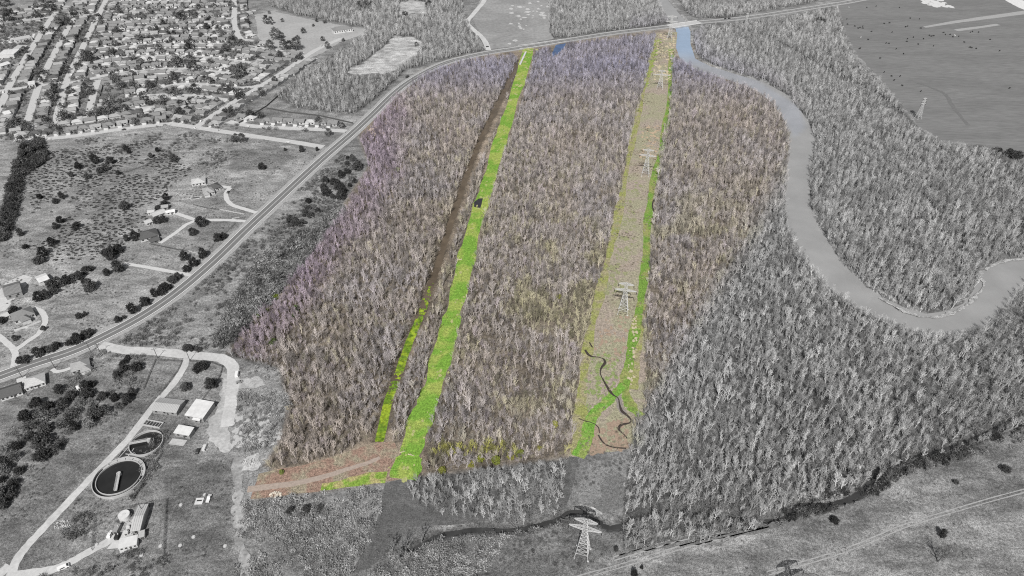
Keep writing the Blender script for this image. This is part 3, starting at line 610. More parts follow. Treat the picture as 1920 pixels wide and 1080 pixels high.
def scatter(name, label, group, P, pick, rotz, scl, tint, tilt=.11):
    n = len(P); me = bpy.data.meshes.new(name); me.vertices.add(n); me.vertices.foreach_set('co', np.asarray(P, np.float32).ravel())
    rot = np.stack([nrg.normal(0, tilt, n), nrg.normal(0, tilt, n), rotz], 1)
    for nm, ty, key, d in (('pick', 'INT', 'value', np.asarray(pick, np.int32)), ('rot', 'FLOAT_VECTOR', 'vector', rot), ('scl', 'FLOAT_VECTOR', 'vector', scl), ('tint', 'FLOAT_COLOR', 'color', np.concatenate([tint, np.ones((n, 1))], 1))):
        a = me.attributes.new(nm, ty, 'POINT'); a.data.foreach_set(key, np.ascontiguousarray(d).ravel())
    o = bpy.data.objects.new(name, me); COL.objects.link(o); md = o.modifiers.new('scatter', 'NODES'); md.node_group = group
    return tag(o, label, None, None, 'stuff')
def lattice(step, ymin=150, ymax=1425):
    ys = np.arange(ymin, ymax, step); out = []
    for y in ys:
        hw = 960 / FPX * 1.12 * (y * cP + CH * sP) ; x = np.arange(-hw, hw, step); out.append(np.stack([x, np.full(len(x), y)], 1))
    P = np.concatenate(out); return P + nrg.uniform(-.47, .47, P.shape) * step
# ---- woods
P = lattice(2.75); x, y = P[:, 0], P[:, 1]
nt_ = len(specs); pick = nrg.integers(0, nt_, len(P)); sc_ = nrg.uniform(.40, .72, len(P)) * np.where(nrg.random(len(P)) < .06, 1.45, 1); hh = np.array(HT)[pick] * sc_
u0, v0 = PX(x, y, x * 0); u1, v1 = PX(x, y, hh * .62)
pu = u0 + (fnoise(x, y, 9) - .5) * 10; pu1 = u1 + (fnoise(x, y, 9) - .5) * 10
inw = np.full(len(P), -1)
for k, wd in enumerate(WOODS):
    a = inside(pu, v0, wd) & inside(pu1, v1, wd); inw[a & (inw < 0)] = k
for cl in (CLEAR, CLEAR2): inw[inside(u0, v0, cl) | inside(u1, v1, cl)] = -1
inw[segdist(x, y, g2(W6GAP)) < 6] = -1
inw[segdist(x, y, [(p.x, p.y) for p in hp]) < 12] = -1
inw[(segdist(x, y, g2(DITCH)) < .8 + 5.0 * fnoise(x, y, 8))] = -1
inw[(segdist(x, y, g2(CREEK)) < 2.2)] = -1
inw[(segdist(x, y, g2(GREEN)) < 8.2)] = -1
inw[sdist(x, y, g2(RIVER)) > -2.5 + 6 * vnoise(x, y, 7)] = -1
inw[inside(u0, v0, [(1034, 80), (1064, 78), (1060, 96), (1046, 106), (1030, 112)])] = -1
thin = fnoise(x + 77, y, 26); inw[(thin < .28) & (nrg.random(len(P)) < .5)] = -1
k = inw >= 0; x, y, pick, sc_, hh, inw, u0, v0 = x[k], y[k], pick[k], sc_[k], hh[k], inw[k], u0[k], v0[k]
zg = height(x, y)
und = nrg.random(len(x)) < .25; pick = np.where(und, nt_ + nrg.integers(0, 3, len(x)), pick)
def tints(x, y, u, v):
    n = len(x); br = nrg.choice([.48, .75, 1.0, 1.25, 1.5], n)[:, None] * nrg.uniform(.85, 1.15, n)[:, None]
    n1 = fnoise(x, y, 60); n2 = fnoise(x + 500, y, 38); n3 = fnoise(x, y + 900, 22)
    grey = np.full((n, 3), .49) * (0.85 + .35 * (n1[:, None]))
    warm = np.array([.515, .47, .445]) * np.ones((n, 1))
    def mix(k, c): nonlocal warm; k = np.clip(k, 0, 1)[:, None]; warm = warm * (1 - k) + np.array(c) * k
    mix(smooth((n2 - .5) * 7) * .35, (.50, .43, .37))
    mix((nrg.random(n) < .12) * .5, (.50, .47, .30)); mix((nrg.random(n) < .12) * .5, (.44, .38, .43))
    mix(smooth((n1 - .52) * 7) * .55, (.50, .47, .49))
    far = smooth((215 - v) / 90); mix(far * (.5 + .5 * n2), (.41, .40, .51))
    edge = smooth((75 + 30 * n3 - segdist(u, v, [(425, 664), (440, 636), (530, 545), (600, 450), (650, 385), (692, 310), (676, 255), (700, 228)])) / 55)
    mix(edge * (.5 + .5 * n2), (.47, .39, .475))
    mix(smooth((n3 - .55) * 9) * smooth((560 - np.abs(v - 610)) / 250 - .9) * smooth((u - 780) / 80) * .6, (.50, .47, .27))
    mix(smooth((18 - np.abs(v - 850 - .04 * (800 - u))) / 14) * smooth((u - 800) / 20) * (n3 > .48), (.46, .45, .14))
    w_ = smooth((sdist(u, v, PARCEL) + np.where(u > 1180, 40, 5)) / np.where(u > 1180, 75, 9))[:, None]
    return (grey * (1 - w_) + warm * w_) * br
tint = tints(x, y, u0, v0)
tint[und] *= .85
order = np.argsort(-np.where(und | (u0 < -10) | (u0 > 1930) | (v0 > 1085), -1, v0)); solo = order[:300]
issolo = np.zeros(len(x), bool); issolo[solo] = True
WN = ['brown and mauve bare woodland left of the ditch', 'thin belt of bare trees between ditch and green strip', 'brown bare woodland between the green strip and the pylon clearing', 'bare woodland between the pylon clearing and the river', 'grey bare thicket above the creek', 'grey bare trees below the creek', 'grey bare woodland inside the river bend', 'grey bare woodland beyond the highway bridge', 'grey bare woodland beyond the river bridge', 'grey bare woodland behind the housing estate']
for wi, lab in enumerate(WN):
    k = (inw == wi) & ~issolo
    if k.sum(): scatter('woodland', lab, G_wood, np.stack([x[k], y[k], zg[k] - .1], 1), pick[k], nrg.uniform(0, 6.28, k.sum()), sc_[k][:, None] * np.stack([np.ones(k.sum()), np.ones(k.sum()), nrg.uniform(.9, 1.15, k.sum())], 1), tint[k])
# ---- the 300 nearest bare trees, one object each
protos = []
for T, Cn in trees:
    protos.append((T.mesh('trunk', bark_o), Cn.mesh('crown', bark_o)))
WL = {3: 'bare grey tree in the wood beside the creek, right of the pylon clearing', 4: 'bare grey tree in the thicket between the grassy track and the pylon clearing', 5: 'bare grey tree on the strip of wood below the creek', 2: 'bare tree at the near edge of the brown woodland', 0: 'bare brown tree at the near end of the left wood', 1: 'bare tree between ditch and green strip'}
proto_roots = {}
def solo_tree(pi, loc, rz, s, col, label, group, name='bare_tree', cat='tree', table=None):
    table = protos if table is None else table; key = (name, pi)
    if key not in proto_roots:
        t = thing(name, label, cat, group=group)
        for nm, me in zip(('trunk', 'crown'), table[pi]):
            o = bpy.data.objects.new(nm, me); COL.objects.link(o); o.parent = t
        proto_roots[key] = t; kids(t); r = t
    else: r = dup(proto_roots[key])
    r.location = loc; r.rotation_euler = (0, 0, rz); r.scale = s if hasattr(s, '__len__') else (s, s, s); r['label'] = label; r['group'] = group
    for ch in r.children: ch.color = (*col, 1) if ch.name.startswith('crown') or name == 'bare_tree' else (.16, .16, .16, 1)
    return r
bpy.context.view_layer.update()
SOLO = []
for i in solo:
    lab = WL.get(int(inw[i]), 'bare grey tree')
    SOLO.append((int(pick[i]), (float(x[i]), float(y[i]), float(zg[i]) - .1), rng.random() * 6.28, float(sc_[i]), tuple(float(a) for a in tint[i]), lab))
for s_ in SOLO: solo_tree(*s_, 'bare trees near the creek')
# ---- brush and grassland scrub
def brush(name, label, polys, step, dens, col, smin, smax, group=None, npick=5, soft=.5, colour=False):
    P = lattice(step, 150, 1425); bx, by = P[:, 0], P[:, 1]; u, v = PX(bx, by, bx * 0); ok = np.zeros(len(P), bool)
    for p in polys: ok |= inside(u, v, p)
    ok &= fnoise(bx, by, 16) + nrg.normal(0, .07, len(P)) > 1 - dens
    ok &= segdist(bx, by, [(p.x, p.y) for p in hp]) > 11
    ok &= segdist(bx, by, g2(CREEK)) > 2.2
    for rp, rh_ in ROADS: ok &= segdist(bx, by, rp) > rh_ + .8
    bx, by = bx[ok], by[ok]; n = len(bx); s = nrg.uniform(smin, smax, n)
    ti = np.array(col)[None] * nrg.uniform(.55, 1.4, n)[:, None] * np.ones((n, 3))
    if colour: ti = tints(bx, by, u[ok], v[ok])
    return scatter(name, label, group or G_brush, np.stack([bx, by, height(bx, by)], 1), nrg.integers(0, npick, n), nrg.uniform(0, 6.28, n), np.stack([s, s, s * nrg.uniform(.7, 1.1, n)], 1), ti)
g3 = lambda a: (a, a, a)
brush('brush', 'grey leafy brush filling the near left corner of the wood edge', [[(455, 945), (600, 925), (715, 915), (712, 960), (690, 1025), (650, 1085), (440, 1085)], [(690, 1085), (740, 1040), (790, 1030), (850, 1010), (960, 1000), (900, 1090)]], 2.6, .62, g3(.40), .7, 1.6)
brush('brush', 'grey scrub between the highway and the coloured wood', [[(215, 648), (330, 570), (480, 425), (640, 290), (690, 310), (600, 445), (520, 550), (440, 632), (420, 660)]], 3.0, .55, g3(.22), .6, 1.5)
brush('brush', 'dense grey scrub along the edge of the coloured wood', [[(400, 650), (430, 570), (480, 490), (560, 440), (640, 390), (650, 400), (600, 455), (530, 548), (440, 640)]], 2.8, .84, g3(.30), 1.0, 2.8)
brush('brush', 'dark bushes along the lower left edge of the coloured wood', [[(410, 655), (440, 575), (490, 490), (560, 445), (640, 395), (600, 450), (530, 545), (440, 645)]], 4.5, .62, g3(.10), 1.4, 2.8)
brush('brush', 'pale scrub on the rough ground beside the gravel yard', [[(440, 690), (535, 690), (545, 760), (520, 830), (488, 880), (460, 850), (440, 780)]], 2.8, .52, g3(.36), .6, 1.5)
brush('brush', 'grey weeds on both banks of the creek', [[(780, 1010), (1040, 955), (1160, 955), (1165, 1000), (1040, 990), (800, 1045)], [(1165, 950), (1500, 930), (1650, 860), (1930, 770), (1930, 830), (1700, 890), (1500, 975), (1170, 1040)]], 2.8, .58, g3(.27), .5, 1.5)
brush('brush', 'rough weeds below the gravel road by the plant', [[(60, 1085), (180, 1062), (260, 1030), (310, 1045), (310, 1085)], [(280, 830), (320, 800), (300, 880), (240, 950)], [(110, 1010), (150, 960), (175, 965), (165, 1010)]], 2.6, .5, g3(.20), .6, 1.5)
brush('brush', 'dry weeds in the near right field', [[(1100, 1060), (1500, 975), (1700, 920), (1930, 860), (1930, 1090), (1100, 1090)]], 2.6, .40, g3(.36), .25, .55)
brush('brush', 'low weeds on the pylon clearing', [ROW], 3.0, .40, (.40, .35, .27), .3, .7)
brush('brush', 'low scrub in the far left field', [[(140, 262), (330, 245), (470, 265), (420, 320), (300, 290), (160, 300)]], 3.6, .40, g3(.2), .5, 1.3)
brush('brush', 'grey undergrowth between the dark trees of the left groves', [[(20, 780), (90, 720), (180, 660), (260, 640), (280, 700), (200, 800), (100, 830), (-10, 960)]], 3.0, .42, g3(.25), .6, 1.6)
brush('brush', 'ragged weeds coloured dark as tree shadow along the right part of the creek', [[(1440, 965), (1500, 940), (1640, 900), (1660, 860), (1800, 830), (1930, 780), (1930, 800), (1800, 862), (1690, 890), (1650, 925), (1560, 960), (1450, 985)]], 2.0, .55, g3(.09), .6, 1.8)  # dark tone stands in for shadow among the creekside trees
brush('brush', 'dark hedge brush down the left side of the field', [[(-20, 460), (0, 420), (20, 350), (45, 280), (80, 262), (88, 300), (45, 330), (32, 390), (15, 450)]], 2.4, .9, g3(.10), 1.6, 3.2)
brush('brush', 'thin weeds on the open fields left of the highway', [[(-30, 470), (120, 420), (330, 470), (440, 420), (330, 560), (120, 655), (-30, 690)], [(330, 240), (640, 280), (440, 440), (330, 390)], [(0, 860), (310, 690), (300, 960), (0, 1085)], [(310, 880), (440, 860), (445, 1085), (310, 1085)]], 3.2, .44, g3(.24), .25, .6)
brush('brush', 'short weeds on the grey clearing and around the nearest pylon', [[(1066, 858), (1178, 843), (1166, 1040), (1000, 1085), (700, 1085), (700, 1000), (790, 975), (1040, 990)]], 2.5, .50, g3(.22), .25, .8)
brush('brush', 'garden shrubs and small bare trees among the estate houses', [[(-20, 20), (440, -10), (470, 70), (560, 112), (500, 165), (440, 230), (620, 250), (330, 236), (45, 262), (-20, 262)]], 5.5, .60, g3(.20), .8, 2.3)
# dark grass tufts of the dotted field: nearest 300 are objects
TP = [(50, 300), (110, 280), (200, 275), (300, 262), (335, 300), (365, 320), (330, 345), (290, 385), (260, 440), (205, 478), (130, 500), (80, 482), (60, 460), (110, 440), (130, 400), (60, 400)]
P = lattice(4.3, 500, 1100); bx, by = P[:, 0], P[:, 1]; u, v = PX(bx, by, bx * 0); k = inside(u, v, TP) & (fnoise(bx, by, 34) + nrg.normal(0, .05, len(P)) > .41)
bx, by, v = bx[k], by[k], v[k]; o_ = np.argsort(-v); far_ = o_[300:]
tl = 'small dark tuft of grass in the dotted dry field'
scatter('grass_tufts', 'far dark grass tufts dotting the dry field', G_tuft, np.stack([bx[far_], by[far_], bx[far_] * 0], 1), nrg.integers(0, 4, len(far_)), nrg.uniform(-.3, .3, len(far_)), np.repeat(nrg.uniform(.8, 1.5, len(far_))[:, None], 3, 1), np.full((len(far_), 3), .05), 0)
tm = [tuft(i).mesh('grass_tuft', leaf_o) for i in range(4)]
for i in o_[:300]:
    o = bpy.data.objects.new('grass_tuft', tm[rng.randrange(4)]); COL.objects.link(o); o.location = (bx[i], by[i], 0); s = rng.uniform(.8, 1.5); o.scale = (s, s, s); o.rotation_euler = (0, 0, rng.uniform(-.3, .3)); o.color = (.05, .05, .05, 1)
    tag(o, tl, 'grass tuft', 'dark tufts in the dotted field')
# ---- evergreens
eg = [evergreen(300 + i, r=3.6, h=(5.5, 6.5, 5.0, 7.5)[i]) for i in range(4)]
eg2 = [evergreen(400 + i, r=3.6, h=(6.5, 7.5, 6.0, 7.0)[i], n=620) for i in range(4)]
eprot2 = [(T.mesh('trunk', bark_o), Cn.mesh('crown', leaf_o)) for T, Cn in eg2]
eprot = [(T.mesh('trunk', bark_o), Cn.mesh('crown', leaf_o)) for T, Cn in eg]
def zc(ox, oy, L): return [(ox + a / 4, oy + b / 4, c / 4) for a, b, c in L]
CED = {
 'in the dark grove between highway and coloured wood': zc(480, 270, [(690, 100, 40), (725, 105, 50), (690, 145, 45), (765, 165, 80), (685, 200, 55), (640, 225, 60), (525, 270, 60), (585, 280, 60), (510, 320, 60), (530, 360, 70), (620, 310, 70), (660, 350, 60), (640, 390, 70), (580, 390, 50), (740, 275, 40), (705, 305, 40)]),
 'on the scrub between highway and grove': zc(480, 270, [(395, 420, 55), (395, 475, 55), (375, 520, 60), (410, 525, 60), (465, 500, 45), (265, 575, 70), (300, 590, 70), (345, 585, 70), (605, 125, 30), (330, 660, 50)]),
 'in the open field left of the highway': zc(480, 270, [(345, 40, 50), (460, 40, 30), (50, 165, 60), (220, 40, 25)]),
 'in the dotted dry field': zc(0, 270, [(540, 230, 40), (660, 240, 50), (760, 195, 55), (800, 180, 50), (890, 215, 40), (1310, 110, 60), (1185, 40, 40), (1135, 88, 40), (940, 455, 80), (300, 390, 50), (470, 390, 50), (420, 425, 50), (580, 610, 70), (460, 565, 60), (420, 610, 55), (160, 665, 55), (395, 735, 65), (195, 765, 50), (330, 810, 75), (310, 855, 90), (720, 120, 70), (830, 120, 70), (950, 30, 50), (970, 55, 40), (590, 160, 60)]),
 'on the lawn beside the driveways': zc(0, 270, [(1515, 580, 85), (1450, 655, 65), (1640, 700, 70), (1680, 680, 60), (1390, 840, 75), (1460, 880, 80), (1525, 820, 75), (1405, 930, 65)]),
 'in the tree line left of the lawns': zc(0, 270, [(1020, 690, 75), (955, 705, 50), (790, 805, 60), (850, 800, 70), (895, 780, 80), (835, 830, 90), (895, 920, 90), (805, 960, 60), (650, 940, 70), (685, 925, 50), (1250, 400, 50), (1235, 440, 60), (1195, 475, 60), (1190, 565, 70), (1230, 560, 60), (680, 1060, 90), (600, 985, 70), (560, 1000, 80), (510, 1020, 70), (450, 1035, 80), (400, 1050, 90), (630, 1020, 50)]),
 'in the hedge along the highway': zc(0, 270, [(1340, 985, 60), (1300, 1010, 70), (1250, 1060, 80), (1215, 1070, 50)]) + zc(0, 540, [(1000, 155, 80), (1095, 100, 80), (1165, 40, 60), (1215, 20, 70), (890, 230, 60), (650, 335, 80), (590, 370, 90), (530, 400, 70), (430, 425, 70), (385, 445, 70), (345, 455, 60), (295, 480, 80), (205, 525, 70), (160, 540, 60), (690, 325, 50), (930, 215, 40)]),
 'on the grass around the hip roofed house': zc(0, 540, [(1035, 580, 85), (1490, 590, 80), (1530, 570, 80), (1400, 730, 80), (1590, 715, 90), (930, 560, 60), (900, 620, 80), (885, 650, 60), (1400, 440, 60), (1440, 450, 50), (1490, 455, 50), (960, 520, 50), (940, 600, 60)]),
 'in the grove behind the two roadside houses': zc(0, 540, [(210, 945, 110), (340, 950, 120), (240, 1020, 100), (280, 850, 100), (370, 870, 90), (450, 750, 80), (540, 790, 90), (610, 850, 90), (550, 930, 110), (680, 1010, 90), (730, 910, 120), (800, 920, 80), (900, 880, 70), (650, 730, 90), (470, 1010, 90), (570, 1030, 80), (350, 1040, 100), (660, 780, 100), (690, 710, 60), (480, 860, 80), (420, 930, 80), (870, 810, 70), (960, 830, 80), (1000, 780, 60), (780, 800, 70), (700, 850, 70)]),
 'beside the barn and gravel lot': zc(0, 540, [(300, 60, 80), (350, 50, 70), (410, 20, 60), (110, 160, 70), (70, 185, 50), (20, 235, 60), (600, 200, 60), (640, 190, 40), (330, 300, 40), (120, 370, 50)]),
 'in the dark grove at the lower left edge': zc(0, 810, [(30, 130, 80), (130, 90, 90), (120, 170, 100), (45, 210, 90), (40, 280, 90), (150, 280, 70), (330, 60, 120), (320, 160, 110), (430, 110, 90), (460, 70, 70), (240, 20, 80), (60, 440, 120), (110, 380, 70), (30, 530, 90), (100, 470, 60), (380, 120, 60), (20, 350, 60), (180, 40, 70), (270, 100, 60)]),
}
CED['in the band along the left field edge'] = [(rng.uniform(-2, 10) + 44 * (1 - (v - 275) / 165), v, rng.uniform(14, 22)) for v in range(278, 440, 9)] + [(62, 285, 24), (72, 278, 22), (52, 292, 22)]
for ph, L in CED.items():
    L = sorted(L); seen_ = [0, 0]; fuzzy = 'band' in ph; tree_ph = ph
    for i, (u, v, wpx) in enumerate(L):
        g0 = G(u, v + wpx * .36); r = wpx / sc(g0 and v) / 2; s = r / 3.3; d = rng.choice((.04, .055, .055, .075, .10)) * rng.uniform(.85, 1.2) * (1.4 if fuzzy else 1)
        lab = 'dark evergreen, %s from left, %s' % (nth(i), ph)
        airy = ('grove behind' in ph or 'lower left' in ph) and i % 5 in (1, 3); d = d * 2.2 if airy else d
        lab = lab.replace('dark evergreen', 'greyer airy tree') if airy else lab
        solo_tree(rng.randrange(4), (g0.x, g0.y, 0), rng.random() * 6.28, (s * rng.uniform(.9, 1.1), s * rng.uniform(.9, 1.1), s * rng.uniform(.8, 1.05)), (d, d, d), lab, 'evergreens ' + ph, 'airy_tree' if airy else 'evergreen_tree', 'tree', eprot2 if airy else eprot)
# ---- green bushes inside the coloured wood
for i, (u, v, wpx, c) in enumerate([(517, 556, 14, (.17, .22, .03)), (557, 577, 13, (.10, .16, .04)), (500, 580, 8, (.2, .26, .04)), (484, 592, 7, (.2, .27, .04)), (552, 590, 9, (.08, .13, .04)), (513, 640, 16, (.10, .13, .05)), (900, 858, 16, (.26, .28, .05)), (930, 862, 18, (.22, .25, .05)), (884, 868, 16, (.28, .27, .06)), (830, 880, 16, (.24, .25, .06)), (975, 848, 18, (.2, .23, .05)), (1012, 842, 14, (.3, .29, .08)), (957, 855, 14, (.29, .28, .07)), (528, 884, 10, (.22, .26, .07)), (744, 318, 10, (.34, .42, .08)), (1040, 795, 14, (.33, .33, .08)), (1048, 555, 10, (.3, .3, .08)), (745, 318, 9, (.33, .42, .1))]):
    g0 = G(u, v + wpx * .3); s = wpx / sc(v) / 2 / 3.3
    solo_tree(i % 4, (g0.x, g0.y, 0), i, (s, s, s * .8), c, 'green leafy bush %s in the list from left across the brown woodland' % nth(i) if 0 else 'yellow green leafy bush, %s' % ('at the mauve left edge of the wood' if u < 560 else 'along the near edge of the middle wood' if v > 780 else 'among the brown bare trees'), 'green bushes in the coloured wood', 'leafy_bush', 'bush', eprot)
# ================================================================== things
steel = M('galvanised_steel', .58, .12, .8, .55, .4, metal=.1)
glassm = M('dark_glass', .045, .2, 1, .15, .5); rubber = M('black_rubber', .03, .2, 2); woodm = M('weathered_wood', .22, .3, 1.5); dark_wood = M('dark_weathered_wood', .09, .3, 1.5)
concr = M('concrete', .44, .15, .5); whitep = M('white_painted_metal', .62, .14, .25, .5, .3); whitew = M('white_wall', .58, .12, .4); brickw = M('pale_brick', .46, .15, 1.2); greyw = M('grey_siding', .28, .15, .8)
def roofm(name, c): return M(name, c, .16, .9, .85, .2, stretch=(1, 1, 3))
R_DARK, R_MID, R_GREY, R_PALE = roofm('dark_shingles', .10), roofm('mid_grey_shingles', .21), roofm('grey_shingles', .32), roofm('pale_shingles', .46)
# ---- pylons
def lattice_face(mb, a0, b0, a1, b1, n, r):
    """zigzag bracing between two chords"""
    for k in range(n):
        t0, t1 = k / n, (k + 1) / n; L0 = a0.lerp(a1, t0); R0 = b0.lerp(b1, t0); L1 = a0.lerp(a1, t1); R1 = b0.lerp(b1, t1)
        mb.bar(L0, R1, r); mb.bar(R0, L1, r); mb.bar(L1, R1, r)
def pylon(name, label, g0, h, rz, lower=9.0, upper=6.3, base=3.9, waist=1.15, arms=((.72, 1), (.92, 0))):
    t = thing(name, label, 'pylon', g0, rz, 'lattice pylons of the power line'); rr = h * .0044 * (1 + .2 * min(1, max(0, (g0.y - 350) / 500)))
    zw = h * arms[0][0]; cs = [(-1, -1), (1, -1), (1, 1), (-1, 1)]
    bot = [Vector((x * base, y * base, 0)) for x, y in cs]; mid = [Vector((x * waist, y * waist, zw - h * .03)) for x, y in cs]; top = [Vector((x * waist * .72, y * waist * .72, h * .97)) for x, y in cs]
    for i in range(4):
        mb = MB(); mb.bar(bot[i] - Vector((0, 0, .4)), mid[i], rr * 1.25, rr * .95); mb.box((bot[i].x, bot[i].y, -.2), (.9, .9, .5)); mb.build('leg', steel, t)
    mb = MB()
    for i in range(4): j = (i + 1) % 4; lattice_face(mb, bot[i].lerp(mid[i], .18), bot[j].lerp(mid[j], .18), mid[i], mid[j], 6, rr * .62); mb.bar(bot[i].lerp(mid[i], .18), bot[j].lerp(mid[j], .18), rr * .62)
    mb.build('bracing', steel, t)
    mb = MB()
    for i in range(4): j = (i + 1) % 4; mb.bar(mid[i], top[i], rr); lattice_face(mb, mid[i], mid[j], top[i], top[j], 4, rr * .6)
    for i in range(4): mb.bar(top[i], (0, 0, h), rr * .8)
    mb.build('mast', steel, t)
    for f, big in arms:
        L = lower if big else upper; z = h * f; wv = waist * .95; hz = h * .045; mb = MB(); tips = []
        for s in (-1, 1):
            ch = [Vector((s * wv, y * wv, z + dz)) for y in (-1, 1) for dz in (0, hz)]; tp = [Vector((s * L, y * .25, z + hz * .35)) for y in (-1, 1) for dz in (0, 1)]
            for a, b in zip(ch, tp): mb.bar(a, b, rr * .95)
            for k in range(5):
                for a, b in ((0, 2), (1, 3), (0, 1), (2, 3)):
                    mb.bar(ch[a].lerp(tp[a], k / 5), ch[b].lerp(tp[b], (k + 1) / 5), rr * .6); mb.bar(ch[b].lerp(tp[b], k / 5), ch[a].lerp(tp[a], (k + 1) / 5), rr * .6)
            tips.append(s * L)
        mb.build('crossarm', steel, t)
        for sx in tips:
            i_ = MB(); i_.bar((sx, 0, z + hz * .2), (sx, 0, z - 2.2), .16, .16, 6)
            for k in range(4): i_.cyl((sx, 0, z - .6 - k * .45), .3, .12, 8)
            i_.build('insulator', glassm, t)
    return t
def rowdir(a, b): d = G(*b) - G(*a); return math.atan2(d.y, d.x) - math.pi / 2
rz0 = rowdir((1168, 587), (1238, 167))
pylon('power_pylon', 'nearest pale lattice pylon, standing below the creek', G(1092, 1038), 33, rz0 - .05)
pylon('power_pylon', 'lattice pylon in the middle of the tan clearing above the winding stream', G(1168, 585), 30, rz0, 8.6, 6)
pylon('power_pylon', 'lattice pylon halfway up the tan clearing, third counting from the nearest', G(1210, 328), 31, rz0, 8.8, 6)
pylon('power_pylon', 'lattice pylon near the far end of the tan clearing, fourth counting from the nearest', G(1237, 166), 26, rz0, 12, 5)
pylon('power_pylon', 'furthest lattice pylon of the clearing, beside the river bridge', G(1255, 74), 38, rz0, 10, 8)
pylon('power_pylon', 'slim lattice pylon alone on the pasture edge', G(1721, 222), 27, rowdir((1721, 222), (1397, 52)), 3.4, 2.6, 2.6, .8, ((.70, 1), (.82, 1), (.93, 0)))
pylon('power_pylon', 'slim lattice pylon standing in the far right wood', G(1397, 52), 24, rowdir((1721, 222), (1397, 52)), 3.4, 2.6, 2.6, .8, ((.70, 1), (.82, 1), (.93, 0)))
pylon('power_pylon', 'unseen pylon added to cast a lattice shadow over the near right field', G(1492, 1146), 31, rz0 + .5)  # out of view, added for the shadow it throws on the field
# ---- buildings
def hip_roof(mb, w, d, z, h, ov, ridge):
    x, y = w / 2 + ov, d / 2 + ov; rx = max(.05, x - ridge * y)
    e = [(-x, -y, z), (x, -y, z), (x, y, z), (-x, y, z)]; lo = [(a, b, z - .22) for a, b, _ in e]; r = [(-rx, 0, z + h), (rx, 0, z + h)]
    for f in ((e[0], e[1], r[1], r[0]), (e[2], e[3], r[0], r[1])): mb.quadface(f)
    for f in ((e[1], e[2], r[1]), (e[3], e[0], r[0])): mb.quadface(f)
    for i in range(4): mb.quadface((lo[i], lo[(i + 1) % 4], e[(i + 1) % 4], e[i]))
    mb.quadface(lo[::-1])
def flat_roof(mb, w, d, z, ov=.25, t=.3): mb.box((0, 0, z), (w + 2 * ov, d + 2 * ov, t))
def building(name, label, cat, A, B, depth, h, style, rm, wm, rh=None, win=3, door=True, wing=None, group=None, ribs=0, garage=False, ov=.45):
    a, b = G(*A), G(*B); mid = (a + b) / 2; w_ = (b - a).length; rz = math.atan2(b.y - a.y, b.x - a.x)
    off = Vector((-math.sin(rz), math.cos(rz), 0)) * depth / 2      # A-B is the near wall
    t = thing(name, label, cat, mid + off, rz, group); rh = rh or depth * .28
    mb = MB(); mb.box((0, 0, -.1), (w_, depth, h + .1))
    if style == 'gable':
        for s in (-1, 1): mb.quadface([(s * w_ / 2, -depth / 2, h), (s * w_ / 2, depth / 2, h), (s * w_ / 2, 0, h + rh - .05)][::s])
    if wing: wx, ww, wd = wing; mb.box((wx, -depth / 2 - wd / 2 + .2, -.1), (ww, wd, h))
    mb.build('wall', wm, t); mb = MB()
    if style == 'flat': flat_roof(mb, w_, depth, h)
    elif style == 'shed':
        x, y = w_ / 2 + .3, depth / 2 + .3; e = [(-x, -y, h + .05), (x, -y, h + .05), (x, y, h + .9), (-x, y, h + .9)]; u = [(p[0], p[1], p[2] + .2) for p in e]
        mb.quadface(u); mb.quadface(e[::-1])
        for i in range(4): mb.quadface((e[i], e[(i + 1) % 4], u[(i + 1) % 4], u[i]))
    elif style == 'hip': hip_roof(mb, w_, depth, h, rh, ov, 1.0)
    else:
        hip_roof(mb, w_, depth, h, rh, ov, 0.0)
    for k in range(ribs):
        xx = -w_ / 2 + (k + .5) * w_ / ribs
        for s in (-1, 1): mb.bar((xx, s * depth / 2, h + .12), (xx, 0, h + rh + .12), .13)
    if wing:
        n0 = len(mb.v); sub_ = MB(); (hip_roof if style != 'flat' else lambda m_, *z_: flat_roof(m_, ww, wd, h - .5))(sub_, ww, wd + 2, h - .08, rh * .8, ov, 1.0)
        for f in sub_.f: mb.quadface([(sub_.v[i][0] + wx, sub_.v[i][1] - depth / 2 - wd / 2 + 1.2, sub_.v[i][2]) for i in f])
    mb.build('roof', rm, t)
    for k in range(win):
        xx = -w_ / 2 + (k + .5) * w_ / win; f = MB(); f.box((xx, -depth / 2 - .03, h * .38), (min(1.5, w_ / win * .5), .12, h * .38)); f.build('window', glassm, t)
    if door: f = MB(); f.box((w_ * .12, -depth / 2 - .04, 0), (1.1, .14, min(2.2, h * .8))); f.build('door', dark_wood, t)
    if garage: f = MB(); f.box((-w_ * .3, -depth / 2 - .05, 0), (min(4.5, w_ * .35), .16, 2.2)); f.build('garage_door', whitep, t)
    return t
building('house', 'pale walled house with grey hip roof beside the curved driveway', 'house', (137, 703), (171, 692), 10, 3, 'hip', R_GREY, whitew, 3.4, 4, wing=(3, 6, 4))
building('house', 'long house with dark gable roof below the highway, at the left edge', 'house', (4, 753), (44, 740), 11, 3, 'gable', R_DARK, whitew, 3, 5)
building('house', 'low house with pale hip roof next to the dark roofed one', 'house', (50, 734), (87, 722), 11, 3, 'hip', R_PALE, whitew, 2.8, 5)
building('house', 'large white house with several gables inside the driveway loop', 'house', (30, 609), (68, 594), 12, 3.6, 'hip', R_MID, whitew, 4, 5, wing=(0, 6, 5))
building('barn', 'large ribbed gable roofed barn on the pale gravel lot', 'barn', (14, 563), (44, 554), 17, 4.5, 'gable', R_MID, greyw, 3, 2, True, ribs=14)
building('shed', 'white metal shed with a bright roof on the gravel lot', 'shed', (77, 536), (95, 529), 11, 3.6, 'gable', whitep, whitep, 1.2, 1)
building('house', 'dark roofed house between the driveways, beside the dotted field', 'house', (265, 455), (299, 445), 14, 3, 'hip', R_DARK, whitew, 3, 4)
